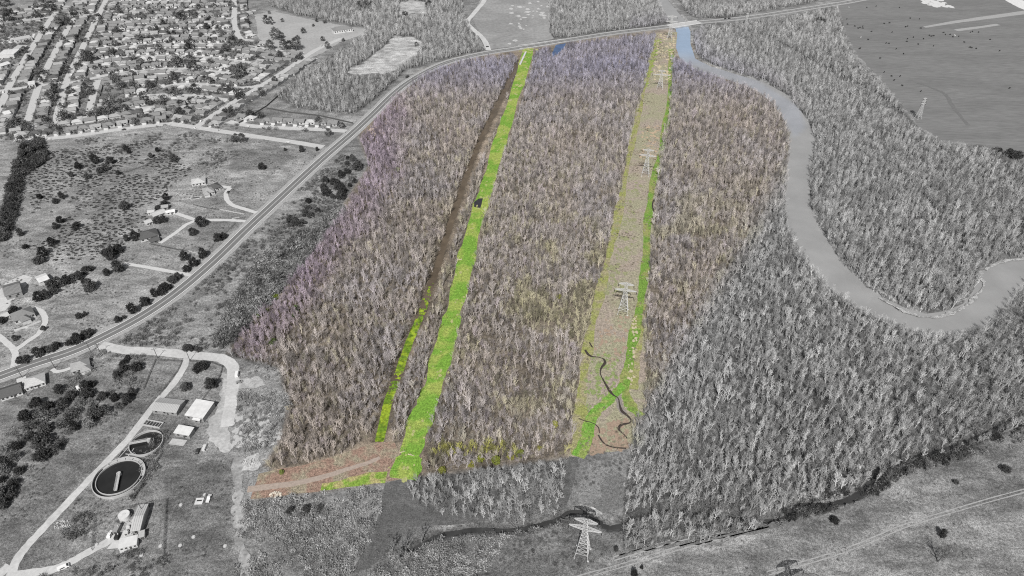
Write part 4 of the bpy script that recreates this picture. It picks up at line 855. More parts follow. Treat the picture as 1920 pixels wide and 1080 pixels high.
building('house', 'small dark roofed garage beside the dark roofed house', 'garage', (285, 459), (301, 453), 7, 2.7, 'gable', R_DARK, greyw, 1.6, 1)
building('house', 'grey roofed house by the end of the curved driveway', 'house', (383, 368), (403, 364), 12, 3, 'hip', R_GREY, whitew, 3, 4, wing=(-2, 5, 4))
building('house', 'dark roofed house at the curved driveway turning', 'house', (399, 360), (416, 354), 11, 3, 'hip', R_DARK, whitew, 3, 3)
building('house', 'pale roofed house with a white front beyond the swimming pool', 'house', (361, 350), (386, 346), 12, 3, 'hip', R_PALE, whitew, 2.6, 4)
for i, (A, B, d, wm_, rm_, nm, lb) in enumerate([((278, 404), (290, 403), 6, whitew, R_PALE, 'mobile_home', 'pale mobile home, leftmost in the cluttered yard'), ((291, 410), (313, 402), 9, whitew, R_PALE, 'house', 'pale low house in the cluttered yard behind the dark bush'), ((298, 395), (316, 393), 6, greyw, R_GREY, 'shed', 'grey shed at the back of the cluttered yard'), ((313, 404), (329, 401), 5, whitep, whitep, 'mobile_home', 'white mobile home nearest the driveway fork'), ((276, 424), (287, 420), 7, whitew, R_PALE, 'shed', 'small pale shed below the cluttered yard'), ((148, 735), (158, 731), 4, whitep, whitep, 'shed', 'tiny white shed among the dark evergreens'), ((6, 602), (20, 596), 7, whitew, R_PALE, 'shed', 'pale shed left of the large gabled house'), ((30, 215 + 45), (39, 258), 9, whitew, R_PALE, 'house', 'white house at the left end of the field edge road')]):
    building(nm, lb, 'house' if nm == 'house' else 'shed' if nm == 'shed' else 'mobile home', A, B, d, 2.8, 'gable', rm_, wm_, 1.4, 2)
building('plant_building', 'long grey metal roofed plant building beside the narrow road', 'building', (287, 775), (333, 780), 11, 3.6, 'gable', M('grey_metal_roof', .40, .08, .6, .5, .3, stretch=(6, .3, 1)), greyw, 1.6, 3, ribs=16)
building('plant_building', 'large white roofed plant building with a small porch', 'building', (350, 786), (383, 792), 14, 4, 'shed', whitep, greyw, 1, 3)
building('lean_to', 'white lean to on the near side of the large white roofed building', 'lean-to', (363, 792), (376, 794), 3, 2.6, 'shed', whitep, greyw, .5, 1, False)
building('open_shed', 'white open shed behind a concrete slab', 'shed', (329, 818), (357, 823), 6, 3.4, 'shed', whitep, greyw, .6, 2, True)
building('metal_building', 'long narrow pale gabled metal building inside the square fence', 'building', (250, 1003), (266, 1001), 17, 4.2, 'gable', M('pale_metal_roof', .46, .08, .8, .5, .3, stretch=(4, .3, 1)), greyw, 1.4, 1, ribs=4)
building('office', 'low white flat roofed office at the end of the paved yard', 'building', (226, 1034), (259, 1026), 6, 3, 'flat', whitep, whitew, 1, 4)
building('shed', 'small pale shed right of the white office', 'shed', (263, 1013), (273, 1010), 4, 2.6, 'flat', concr, greyw, 1, 1)
building('canteen_block', 'long white block with dark roof alone in the dry meadow', 'building', (627, 64), (662, 59), 16, 5, 'hip', R_MID, whitep, 4, 8, True)
building('school_building', 'white flat roofed school building beside the sports field', 'building', (28, 108), (40, 98), 22, 5, 'flat', whitep, whitew, 1, 3)
building('grandstand', 'pale grandstand roof between sports field and street', 'grandstand', (42, 99), (54, 90), 14, 4, 'shed', concr, greyw, 1, 2)
building('school_building', 'white gym with low gable roof below the sports field', 'building', (4, 131), (22, 125), 12, 5, 'gable', whitep, whitew, 2, 2)
building('school_building', 'long pale school block behind the parking lot', 'building', (32, 82), (62, 76), 16, 5, 'flat', concr, whitew, 1, 5)
building('warehouse', 'white warehouse at the left edge of the estate', 'building', (56, 166), (68, 164), 14, 5, 'flat', whitep, whitew, 1, 2)
building('warehouse', 'bright white hall near the field edge road', 'building', (13, 222), (24, 219), 12, 5, 'gable', whitep, whitew, 2, 2)
# ---- treatment tanks
def clarifier(label, cu, cv, ro, inner, A, B):
    c = G(cu, cv); t = thing('clarifier_tank', label, 'tank', c)
    mb = MB(); mb.ring((0, 0, -.2), ro, ro - .42, 2.2, 64); mb.build('tank_wall', concr, t)
    mb = MB(); mb.cyl((0, 0, -.1), ro - .3, .5 if not inner else .9, 64); mb.build('tank_water', water_mat('tank_water', .07, None, .022, .02), t)
    if inner:
        mb = MB(); mb.ring((0, 0, -.1), ro - 2.1, ro - 2.45, 1.9, 64); mb.build('inner_wall', concr, t)
        for k in range(7):
            a = R(20 + k * 20); mb = MB(); mb.bar((math.cos(a) * (ro - 2.3), math.sin(a) * (ro - 2.3), 1.6), (math.cos(a) * (ro - .4), math.sin(a) * (ro - .4), 1.6), .28); mb.build('partition', concr, t)
        mb = MB(); k = 40
        for i in range(k):
            a0, a1 = R(5 + 150 * i / k), R(5 + 150 * (i + 1) / k); mb.quadface([(math.cos(a) * r_, math.sin(a) * r_, 1.2) for a, r_ in ((a0, ro - .5), (a1, ro - .5), (a1, ro - 2.15), (a0, ro - 2.15))])
        mb.build('channel_cover', M('channel_cover', .42, .15, .5), t)
    a, b = G(*A) - c, G(*B) - c; d = (b - a).normalized(); n = Vector((-d.y, d.x, 0)); mb = MB(); L = (b - a).length; m_ = (a + b) / 2
    mb.box((m_.x, m_.y, 2.0), (L, 1.7, .25), math.atan2(d.y, d.x)); wk = mb.build('walkway', concr, t)
    for s in (-1, 1):
        mb = MB(); p0 = a + n * .8 * s; p1 = b + n * .8 * s; mb.bar(p0 + Vector((0, 0, 3.2)), p1 + Vector((0, 0, 3.2)), .07); mb.bar(p0 + Vector((0, 0, 2.7)), p1 + Vector((0, 0, 2.7)), .05)
        for k in range(8): q = p0.lerp(p1, k / 7); mb.bar((q.x, q.y, 2.2), (q.x, q.y, 3.2), .06)
        mb.build('handrail', steel, wk)
    mb = MB(); mb.cyl((b.x, b.y, .3), 1.3, 2.4, 16); mb.build('drive_column', concr, t); return t
clarifier('large round tank of dark water with a walkway to its middle', 224.5, 897, 15.2, True, (219, 924), (225, 892))
clarifier('smaller round dark water tank with a walkway, behind the large one', 275.5, 833, 10.4, False, (244, 836), (281, 829))
t = thing('settling_basin', 'long narrow concrete basin with dark water below the grey roofed building', 'basin', G(288, 796), math.atan2(*(lambda d: (d.y, d.x))(G(304, 800) - G(272, 794)))); w_ = (G(304, 800) - G(272, 794)).length
mb = MB()
for s in (-1, 1): mb.box((0, s * 2.2, 0), (w_, .5, 1.3)); mb.box((s * (w_ / 2 - .25), 0, 0), (.5, 3.9, 1.28))
for k in range(1, 6): mb.box((-w_ / 2 + k * w_ / 6, 0, 0), (.25, 3.9, 1.1))
mb.build('basin_wall', concr, t); mb = MB(); mb.box((0, 0, 0), (w_ - .6, 3.9, .4)); mb.build('basin_water', glassm, t)
t = thing('settling_basin', 'stepped concrete channels between the two round tanks', 'basin', G(234, 852), 0)
for k in range(4):
    mb = MB(); a, b = G(222 + 7 * k, 866 - 7 * k) - G(234, 852), G(240 + 5 * k, 858 - 2 * k) - G(234, 852); mb.bar(a + Vector((0, 0, .5)), b + Vector((0, 0, .5)), .3, .3, 4); mb.build('channel_wall', concr, t)
for A, B in (((218, 866), (243, 838)), ((240, 858), (252, 842))): mb = MB(); mb.bar(G(*A) - G(234, 852) + Vector((0, 0, .6)), G(*B) - G(234, 852) + Vector((0, 0, .6)), .3); mb.build('channel_wall', concr, t)
mb = MB(); g0 = G(234, 852); mb.box((0, 0, .02), (6, 5, .3)); mb.build('channel_water', glassm, t)
def cyl_thing(name, label, cat, u, v, r, h, mat=None, lidr=.55, group=None):
    t = thing(name, label, cat, G(u, v), 0, group); mb = MB(); mb.cyl((0, 0, -.1), r, h, 24); mb.build('body', mat or concr, t)
    mb = MB(); mb.cyl((0, 0, h - .1), r * lidr, .16, 16); mb.build('lid', steel, t); return t
cyl_thing('storage_tank', 'pale round storage tank at the far end of the paved yard', 'tank', 235, 970, 3.2, 3, whitep, .3)
for u, v, lb in ((181, 1022, 'inside the lower left corner of the square fence'), (301, 1024, 'beside the right fence corner'), (339, 947, 'left of the framed concrete pad'), (363, 1007, 'alone in the middle of the open plot'), (338, 1023, 'in the near part of the open plot'), (384, 928, 'above the framed concrete pad'), (265, 1042, 'just below the white office'), (422, 1024, 'at the right side of the open plot')):
    cyl_thing('manhole', 'small pale round manhole ' + lb, 'manhole', u, v, 1.1, .5, concr, .5, 'concrete manholes')
t = thing('concrete_pad', 'white rectangular concrete frame with a dark slot in the open plot', 'concrete pad', G(374, 940), .06); mb = MB(); mb.box((0, 0, 0), (4.6, 4.4, .5)); mb.build('frame', whitew, t); mb = MB(); mb.box((0, .2, .3), (3.0, .9, .25)); mb.build('slot', glassm, t)
t = thing('concrete_slab', 'pale concrete slab in front of the white open shed', 'slab', G(334, 829), -.15); mb = MB(); mb.box((0, 0, 0), (10.5, 4.5, .25)); mb.build('slab', concr, t); mb = MB(); mb.box((0, -2.4, 0), (10.5, .25, .5)); mb.build('edging', concr, t)
# plant clutter inside the fence
for i, (u, v, sx, sy, h, nm, lb) in enumerate([(221, 994, 2.8, 5, 2.6, 'container', 'grey container beside the parked suv'), (221, 1008, 2.2, 3.6, 2.2, 'container', 'dark container below the grey one'), (238, 1001, 2.4, 2.2, 2, 'pump_unit', 'pump unit in the middle of the paved yard'), (244, 985, 3, 2, 1.6, 'pump_unit', 'pump unit beside the metal building, furthest back'), (242, 992, 2, 2.5, 2.2, 'pump_unit', 'pump unit between two others by the metal building'), (245, 1006, 3.4, 1.8, 1.4, 'pump_unit', 'low pump unit nearest the white office'), (243, 965, 3, 3, 1.5, 'pump_unit', 'dark pump unit right of the round storage tank')]):
    t = thing(nm, lb, nm.replace('_', ' '), G(u, v), .1 * i); mt = [greyw, rubber, steel, concr, steel, concr, dark_wood][i]; mb = MB(); mb.box((0, 0, 0), (sx, sy, h)); mb.build('casing', mt, t)
    mb = MB(); mb.box((0, -sy / 2 - .03, .2), (sx * .5, .1, h * .6)); mb.build('hatch', glassm, t); mb = MB(); mb.cyl((sx * .2, sy * .2, h), .35, .5, 10); mb.build('vent', steel, t)
# ---- vehicles
def car(label, cat, u, v, rz, c, L=4.7, W=1.9, H=1.55, kind='car', group=None):
    paint = M('vehicle_paint', c, .04, .5, .3, .5); t = thing(kind, label, cat, G(u, v, .1), rz, group); mb = MB()
    if kind in ('pickup_truck',): prof = [(-L / 2, .45), (-L / 2, 1.05), (-.1 * L, 1.05), (.0, 1.75), (.2 * L, 1.78), (.31 * L, 1.1), (L / 2, 1.0), (L / 2, .45)]
    elif kind in ('van', 'trailer'): prof = [(-L / 2, .4), (-L / 2, H), (.3 * L, H), (.45 * L, 1.15), (L / 2, 1.0), (L / 2, .4)]
    else: prof = [(-L / 2, .4), (-L / 2, .95), (-.42 * L, 1.02), (-.32 * L, H), (.1 * L, H), (.26 * L, 1.0), (L / 2, .85), (L / 2, .4)]
    y = W / 2; n = len(prof); top = max(p[1] for p in prof); f_ = lambda z: y * (1 - .16 * max(0, (z - .95)) / max(.1, top - .95))
    for s in (-1, 1): mb.quadface([(x, s * f_(z), z) for x, z in prof][::s])
    for i in range(n):
        (x0, z0), (x1, z1) = prof[i], prof[(i + 1) % n]; mb.quadface([(x0, -f_(z0), z0), (x0, f_(z0), z0), (x1, f_(z1), z1), (x1, -f_(z1), z1)])
    mb.build('body', paint, t)
    if kind != 'trailer':
        mb = MB(); a, b = ((.205 * L, top - .1), (.305 * L, 1.17)) if kind == 'pickup_truck' else ((.31 * L, top - .12), (.44 * L, 1.2)) if kind == 'van' else ((.11 * L, top - .05), (.25 * L, 1.05))
        mb.quadface([(a[0] + .06, -f_(a[1]) * .85, a[1] + .04), (a[0] + .06, f_(a[1]) * .85, a[1] + .04), (b[0] + .06, f_(b[1]) * .9, b[1] + .05), (b[0] + .06, -f_(b[1]) * .9, b[1] + .05)][::-1]); mb.build('windscreen', glassm, t)
        for s in (-1, 1):
            mb = MB(); x0, x1 = (0.02 * L, .2 * L) if kind == 'pickup_truck' else (-.3 * L, .12 * L); mb.box(((x0 + x1) / 2, s * (y * .93), 1.02), (x1 - x0, .08, (top - 1.02) * .72)); mb.build('side_window', glassm, t)
    for sx in (-.31, .31):
        for s in (-1, 1): mb = MB(); mb.bar((sx * L, s * (y - .2), .34), (sx * L, s * (y + .02), .34), .36, .36, 14); mb.build('wheel', rubber, t)
    return t
def hd(a, b): d = G(*b) - G(*a); return math.atan2(d.y, d.x)
car('white suv parked inside the square fence', 'suv', 207, 1003, hd((205, 1008), (210, 998)), .75, 4.9, 2, 1.8, 'suv')
car('white pickup truck beside the framed concrete pad', 'pickup truck', 392, 936, hd((390, 941), (394, 931)), .7, 5.4, 2, 1.8, 'pickup_truck')
car('white van on the lower plant driveway', 'van', 120, 1065, hd((112, 1068), (128, 1061)), .78, 5.6, 2.1, 2.1, 'van')
car('dark car parked in the rough yard below the open shed', 'car', 371, 847, hd((370, 851), (373, 843)), .05, 4.6)
car('white trailer beside the dark car in the rough yard', 'trailer', 384, 840, hd((382, 844), (386, 834)), .6, 5.5, 2.1, 1.6, 'trailer')
car('white box trailer at the outer bend of the gravel road', 'trailer', 445, 703, hd((444, 708), (446, 698)), .75, 6, 2.3, 2.5, 'trailer')
car('grey car standing just below the white box trailer', 'car', 449, 717, hd((446, 718), (453, 716)), .25)
car('dark car on the curved driveway', 'car', 428, 361, hd((425, 366), (431, 357)), .04)
car('dark van on the highway beside the far wood', 'van', 764, 145, hd((750, 156), (775, 141)), .05, 6.5, 2.4, 2.6, 'van')
car('dark car on the far bend of the highway', 'car', 914, 88, hd((905, 90), (925, 87)), .05)
car('black car on the road past the river bridge, leading', 'car', 1367, 35, hd((1350, 38), (1380, 33)), .03, 5, 2, 1.8)
car('black car on the road past the river bridge, following', 'car', 1360, 36, hd((1350, 38), (1380, 33)), .03, 5, 2, 1.8)
# ---- bridges
t = thing('road_bridge', 'pale concrete road bridge over the river', 'bridge', (0, 0, 0)); bp_ = GL(curve([(1256, 50.5), (1272, 47.5), (1290, 44.8), (1312, 41.5)], 4))
mb = MB(); ribbon_into(mb, bp_, 8.2, .23, 0, 0); n = len(bp_)
for k in range(n - 1):
    for s, zz in ((1, -1.3), (-1, -1.3)):
        pass
lo = [(v_[0], v_[1], -1.3) for v_ in mb.v]; hi = list(mb.v); mb2 = MB()
for i in range(n - 1): a, b, c_, d_ = 2 * i, 2 * i + 1, 2 * i + 3, 2 * i + 2; mb2.quadface((lo[d_], lo[c_], lo[b], lo[a])); mb2.quadface((hi[a], hi[d_], lo[d_], lo[a])); mb2.quadface((hi[c_], hi[b], lo[b], lo[c_])); mb2.quadface((hi[a], hi[b], hi[c_], hi[d_]))
mb2.build('deck', concr, t)
for s in (0, 1):
    mb = MB()
    for i in range(n - 1): mb.bar(Vector(hi[2 * i + s]) + Vector((0, 0, .55)), Vector(hi[2 * i + 2 + s]) + Vector((0, 0, .55)), .42, .42, 4)
    mb.build('parapet', M('white_parapet', .7, .08, .4), t)
for i in (3, 6, 9):
    mb = MB()
    for s in (0, 1): p = hi[2 * i + s]; q_ = hi[2 * i + 1 - s]; mb.bar((p[0] * .85 + q_[0] * .15, p[1] * .85 + q_[1] * .15, -6.5), (p[0] * .85 + q_[0] * .15, p[1] * .85 + q_[1] * .15, -1.25), .55, .55, 10)
    mb.bar(Vector((hi[2 * i][0], hi[2 * i][1], -1.6)), Vector((hi[2 * i + 1][0], hi[2 * i + 1][1], -1.6)), .5); mb.build('pier', concr, t)
def rail(label, px, h=.9, off=7.0, mat=None):
    t = thing('guard_rail', label, 'guard rail'); pts = GL(curve(px, 4)); mb = MB()
    for a, b in zip(pts[:-1], pts[1:]): mb.bar(a + Vector((0, 0, h)), b + Vector((0, 0, h)), .3, .3, 4)
    mb.build('rail', mat or M('white_rail', .7, .06, .5), t)
    for p in pts[::2]: mb = MB(); mb.bar(p, p + Vector((0, 0, h)), .14); mb.build('post', steel, t)
rail('white guard rail at the head of the green strip', [(974, 92.5), (1000, 89), (1030, 84), (1060, 79)])
rail('white guard rail on the far side of the highway above the green strip', [(972, 86), (1000, 82.5), (1030, 78), (1058, 74)])
t = thing('concrete_flume', 'narrow white concrete flume at the head of the green strip', 'flume'); a, b = G(975, 122), G(986, 98); d = (b - a).normalized(); n_ = Vector((-d.y, d.x, 0)); mb = MB(); mb.bar(a + Vector((0, 0, .3)), b + Vector((0, 0, .3)), 1.1, 1.1, 4); mb.build('channel_floor', whitew, t)
for s in (-1, 1): mb = MB(); mb.bar(a + n_ * s * 1.2 + Vector((0, 0, .9)), b + n_ * s * 1.2 + Vector((0, 0, .9)), .3); mb.build('side_wall', whitew, t)
# ---- poles
def pole(label, u, v, h=10, rz=0.3):
    t = thing('utility_pole', label, 'utility pole', G(u, v), rz, 'utility poles'); mb = MB(); mb.bar((0, 0, -.3), (0, 0, h), .24, .16, 8); mb.build('pole', dark_wood, t); mb = MB(); mb.bar((-1.6, 0, h - .7), (1.6, 0, h - .7), .11); mb.build('crossarm', dark_wood, t)
    for s in (-1.4, 0, 1.4): mb = MB(); mb.cyl((s, 0, h - .6 if s else h), .12, .35, 8); mb.build('insulator', glassm, t)
for lb, u, v in (('beside the curved driveway entrance', 103, 690), ('left one of the pair at the gravel road turning', 171, 661), ('right one of the pair at the gravel road turning', 189, 663), ('beside the middle of the gravel road', 296, 672), ('at the fork of the plant road', 356, 676), ('at the back fence of the metal building', 270, 963), ('among the evergreens left of the gravel road', 52, 742), ('by the dark gable house at the roadside', 42, 708)): pole('wooden utility pole ' + lb, u, v)
for i, (u, v) in enumerate([(86, 60), (58, 108), (150, 118), (110, 205), (300, 128), (420, 200), (250, 232), (410, 246), (330, 84)]): pole('wooden utility pole, %s from left among the estate houses' % nth(sorted([86, 58, 150, 110, 300, 420, 250, 410, 330]).index(u)), u, v, 9, i)
# ---- fences
def fence(name, label, px, h, mat, style, step=4.0, smoothn=0):
    pts = GL(curve(px, smoothn) if smoothn else px); t = thing(name, label, 'fence'); mb = MB(); posts = []
    for a, b in zip(pts[:-1], pts[1:]):
        L = (b - a).length; k = max(1, round(L / step)); d = (b - a).normalized()
        for i in range(k): posts.append(a.lerp(b, i / k))
        rz = math.atan2(d.y, d.x); m_ = (a + b) / 2
        if style == 'board': mb.box((m_.x, m_.y, .08), (L, .12, h - .1), rz)
        elif style == 'wall': mb.box((m_.x, m_.y, 0), (L, .35, h), rz)
        elif style == 'rail':
            for z in (.45, .85, 1.25): mb.box((m_.x, m_.y, z * h / 1.4), (L, .1, .16), rz)
        else:
            for z in (.1, h * .5, h): mb.bar(a + Vector((0, 0, z)), b + Vector((0, 0, z)), .07)
            nn = int(L / 1.0)
            for i in range(nn): p0 = a.lerp(b, i / nn); p1 = a.lerp(b, (i + 1) / nn); mb.bar(p0 + Vector((0, 0, .1)), p1 + Vector((0, 0, h)), .035); mb.bar(p1 + Vector((0, 0, .1)), p0 + Vector((0, 0, h)), .035)
    mb.build('panel' if style in ('board', 'wall') else 'rails', mat, t); posts.append(pts[-1]); pm = MB(); pm.bar((0, 0, -.2), (0, 0, h + .15), .13, .13, 6); pme = pm.mesh('post', mat)
    if style != 'wall':
        for p in posts[:95]: o = bpy.data.objects.new('post', pme); COL.objects.link(o); o.parent = t; o.location = p
    return t
fence('chain_link_fence', 'square chain link fence around the metal building and office', [(174, 1032), (178, 967), (245, 953), (312, 939), (310, 990), (307, 1045)], 2.4, M('dull_fence_wire', .16, .2, 1), 'wire', 5)
fence('wire_fence', 'wire fence around the paddock below the gravel road', [(270, 730), (292, 676), (342, 678), (336, 692), (300, 742)], 1.6, dark_wood, 'wire', 6)
fence('wire_fence', 'wire fence around the lawn inside the gravel road bend', [(356, 678), (395, 680), (418, 688), (412, 708), (376, 756)], 1.6, dark_wood, 'wire', 6)
fence('board_fence', 'white rail fence beside the driveway near the highway', [(412, 394), (458, 403)], 1.4, whitep, 'rail', 4)
fence('board_fence', 'white rail fence above the roadside evergreens', [(354, 472), (372, 477)], 1.4, whitep, 'rail', 4)
fence('board_fence', 'white rail fence at the forked driveway entrance', [(436, 411), (449, 409)], 1.4, whitep, 'rail', 4)
fence('board_fence', 'long dark rail fence across the lawn to the white rail fence', [(363, 385), (390, 391), (412, 394)], 1.3, dark_wood, 'rail', 5)
fence('wire_fence', 'thin dark fence along the lawn edge by the highway', [(442, 419), (425, 436), (405, 455), (392, 469)], 1.3, woodm, 'wire', 6)
fence('wire_fence', 'thin dark fence down the lawn from the dark roofed house', [(280, 458), (330, 468), (354, 472)], 1.3, dark_wood, 'wire', 6)
fence('wire_fence', 'thin dark fence line across the dotted field', [(150, 330), (200, 327), (240, 322), (270, 312), (300, 296)], 1.4, dark_wood, 'wire', 6)
fence('wire_fence', 'dark fence down the slope between the round tanks and the plot', [(306, 848), (290, 875), (268, 910), (249, 940)], 1.8, dark_wood, 'wire', 6)
fence('garden_wall', 'low white garden wall in front of the large gabled house', [(27, 621), (52, 613), (77, 603)], 1.2, whitew, 'wall')
for lb, px in (('left of the second street', [(122, 38), (108, 58), (84, 100), (58, 152), (34, 205)]), ('right of the second street', [(162, 42), (146, 70), (124, 120), (97, 180), (84, 226)]), ('behind the short dead end street', [(196, 150), (188, 182), (182, 214)]), ('in front of the field edge houses', [(60, 255), (140, 247), (230, 234), (300, 226)]), ('along the wood beside the diagonal street', [(448, 232), (500, 200), (540, 165)])): fence('board_fence', 'dark board fence %s in the estate' % lb, px, 1.9, dark_wood, 'board', 6)
fence('board_fence', 'dark board fence between estate and the wood edge meadow', [(500, 204), (545, 212), (600, 218), (662, 232)], 1.9, dark_wood, 'board', 6)
# swimming pool, rubble, logs
t = thing('swimming_pool', 'small oval pool with a white rim on the lawn', 'pool', G(367, 371), .25); mb = MB(); mb.ring((0, 0, 0), 1, .84, .35, 40); o = mb.build('pool_rim', whitew, t); o.scale = (6, 2.6, 1); mb = MB(); mb.cyl((0, 0, 0), .86, .18, 40); o = mb.build('pool_water', water_mat('pool_water', .05, None, .12), t); o.scale = (6, 2.6, 1)
def rubble(label, u, v, r, n, c, z=1.1):
    mb = MB()
    for i in range(n):
        a = rng.random() * 6.28; d = r * math.sqrt(rng.random()); s = rng.uniform(.4, 1.1); mb.box((math.cos(a) * d * 1.2, math.sin(a) * d * .8, rng.random() * z * (1 - d / r)), (s, s * rng.uniform(.6, 1.3), s * .6), rng.random() * 3, 0, rng.uniform(.6, .95))
    o = mb.build('rubble_pile', M('rubble', c, .35, .8)); o.location = G(u, v); return tag(o, label, 'rubble pile')
rubble('pale heap of concrete rubble on the red grass', 517, 928, 3.0, 60, (.60, .54, .46))
rubble('white heap of spoil beside the dirt track', 470, 868, 4.2, 60, .46)
rubble('scattered pale debris in the rough weeds by the narrow road', 118, 985, 4, 40, .45, .5)
rubble('dark heap of scrap in the rough weeds by the narrow road', 135, 1003, 4, 50, .09, 1.2)
rubble('grey heap of brush and rubble at the pale dirt track', 462, 830, 5, 60, .40, .6)
def log(label, A, B, r=.3, c=(.5, .42, .32)):
    a, b = G(*A), G(*B); mb = MB(); mb.bar(a + Vector((0, 0, .25)), b + Vector((0, 0, .3)), r, r * .6, 7); d = b - a
    for f in (.4, .6, .8): p = a + d * f; mb.spike(p + Vector((0, 0, .3)), p + Vector((rng.uniform(-2, 2), rng.uniform(-2, 2), 1.2)), .14)
    tag(mb.build('fallen_log', M('log_bark', c, .25, 1)), label, 'log')
log('pale fallen log lying across the green strip', (748, 850), (760, 846)); log('short pale log right of the other on the green strip', (765, 852), (777, 855)); log('white fallen trunk in the mauve wood near the highway', (728, 229), (737, 234), .55, (.7, .66, .6)); log('pale driftwood log floating in the river bend', (1681, 577), (1688, 581), .4, (.5, .5, .5)); log('pale log at the far end of the green strip', (905, 372), (913, 371)); log('pale log lying across the middle of the green strip', (857, 488), (866, 487), .5)
# ---- cattle
def cow_mesh():
    me = bpy.data.meshes.new('cow'); V_ = [(-.95, 0, 1.05), (-.3, 0, 1.08), (.45, 0, 1.1), (.85, 0, 1.2), (1.15, 0, .95), (1.45, 0, .6)]; E_ = [(i, i + 1) for i in range(5)]; rad = [.33, .40, .38, .26, .17, .12]
    for bx, by in ((-.8, .2), (-.8, -.2), (.55, .2), (.55, -.2)):
        k = 0 if bx < 0 else 2; n = len(V_); V_ += [(bx, by, .75), (bx + (.06 if bx < 0 else 0), by, .4), (bx, by, 0)]; E_ += [(k, n), (n, n + 1), (n + 1, n + 2)]; rad += [.15, .09, .07]
    n = len(V_); V_ += [(-1.15, 0, 1.15), (-1.2, 0, .6)]; E_ += [(0, n), (n, n + 1)]; rad += [.05, .04]
    me.from_pydata(V_, E_, []); o = bpy.data.objects.new('cow_tmp', me); COL.objects.link(o); md = o.modifiers.new('s', 'SKIN')
    for sv, r_ in zip(me.skin_vertices[0].data, rad): sv.radius = (r_, r_)
    me.skin_vertices[0].data[1].use_root = True
    s_ = o.modifiers.new('ss', 'SUBSURF'); s_.levels = s_.render_levels = 1
    dg = bpy.context.evaluated_depsgraph_get(); out = bpy.data.meshes.new_from_object(o.evaluated_get(dg)); bpy.data.objects.remove(o); out.name = 'cow'; return out
cme = cow_mesh(); cme.materials.clear(); cme.materials.append(M('black_hide', .025, .2, 2)); cwm = cme.copy(); cwm.materials.clear(); cwm.materials.append(M('white_hide', .75, .1, 2))
COWS = [(590, 145), (595, 185), (650, 200), (675, 215), (690, 210), (710, 200), (710, 215), (870, 180), (910, 175), (775, 240), (930, 245), (750, 300), (885, 327), (905, 330), (1030, 205), (1045, 200), (1065, 140), (1135, 145), (1145, 215), (1045, 295), (1040, 315), (1125, 335), (1090, 283), (1165, 295), (1210, 270), (1225, 275), (1240, 272), (1315, 248), (1330, 262), (1365, 262), (1385, 280), (1430, 277), (1518, 245), (1532, 240), (1578, 245), (1665, 300), (1470, 320), (1512, 358), (1525, 362), (1240, 348), (960, 370), (1015, 407), (840, 440), (690, 365), (685, 370), (632, 395), (740, 60), (810, 50), (985, 60), (870, 545), (925, 575), (945, 605), (990, 575), (1005, 645), (1145, 688), (1735, 385), (1810, 665), (1560, 368)]
for i, (a, b) in enumerate(COWS + [(1398, 270), (695, 285), (605, 60)]):
    wh = i >= len(COWS); o = bpy.data.objects.new('cow', cwm if wh else cme); COL.objects.link(o); o.location = G(1440 + a / 4, b / 4); o.rotation_euler = (0, 0, rng.random() * 6.28); o.scale = (1.35,) * 3
    tag(o, ('white cow grazing in the middle of the big pasture', 'white cow near the wood edge of the pasture', 'white cow at the far end of the pasture')[i - len(COWS)] if wh else 'black cow grazing on the short grass of the big pasture', 'cow', 'cattle in the pasture')
# ---- lone trees and bushes
gcol = lambda c: (c, c, c)
for u, v, wpx, hs_, c, lb in [(1563, 974, 18, .9, .035, 'dark bush just below the creek in the right field'), (1188, 1078, 13, 2.0, .03, 'dark upright evergreen at the near edge of the right field'), (1203, 1064, 7, 1.2, .035, 'small dark bush behind the upright evergreen'), (1883, 877, 19, .7, .07, 'dark bush at the far right of the field'), (1791, 903, 11, .7, .09, 'grey bush left of the far right bush'), (1765, 1003, 14, 1.4, .06, 'dark ragged bush in the middle of the right field'), (1536, 38, 26, .5, .08, 'dark clump in the far right wood'), (1890, 288, 24, .8, .06, 'dark clump at the right end of the pasture'), (1868, 284, 20, .8, .07, 'dark clump left of another at the right end of the pasture'), (1905, 291, 22, .8, .08, 'dark clump cut by the right picture edge beside the pasture'), (545, 957, 16, .7, .07, 'dark bush left of two others in the near brush'), (575, 952, 20, .7, .06, 'dark bush between two others in the near brush'), (600, 949, 16, .7, .08, 'dark bush right of two others in the near brush'), (1155, 790 + 240, 10, 1.2, .08, 'dark weedy bush right of the nearest pylon')]:
    g0 = G(u, v + wpx * .25); s = wpx / sc(v) / 6.6; solo_tree(rng.randrange(4), (g0.x, g0.y, 0), rng.random() * 6, (s, s, s * hs_), gcol(c), lb, 'dark bushes in the fields', 'evergreen_bush', 'bush', eprot)
for u, v, s, c, lb in [(1757, 1053, .95, .16, 'dead leaning tree alone in the right field'), (1314, 1017, .8, .5, 'white barked bare tree at the edge of the right field'), (1327, 1014, .7, .5, 'smaller white barked bare tree beside the other at the field edge'), (790, 1015, .8, .3, 'bare tree leaning over the left part of the creek'), (968, 985, .7, .35, 'bare tree at the creek left of the pylon'), (735, 1035, .8, .32, 'bare tree at the near end of the grassy track, furthest left'), (748, 1052, .9, .26, 'bare tree below two others near the grassy track end'), (762, 1030, .75, .36, 'bare tree beside the grassy track, right of two others'), (1662, 905, .7, .22, 'dark bare tree at the sharp bend of the creek'), (1700, 893, .6, .25, 'dark bare tree right of the creek bend, nearer'), (1735, 884, .6, .22, 'dark bare tree right of the creek bend, further along'), (1780, 872, .55, .25, 'dark bare tree at the right part of the creek')]:
    solo_tree(5, G(u, v), rng.random() * 6, s, gcol(c), lb, 'lone bare trees')
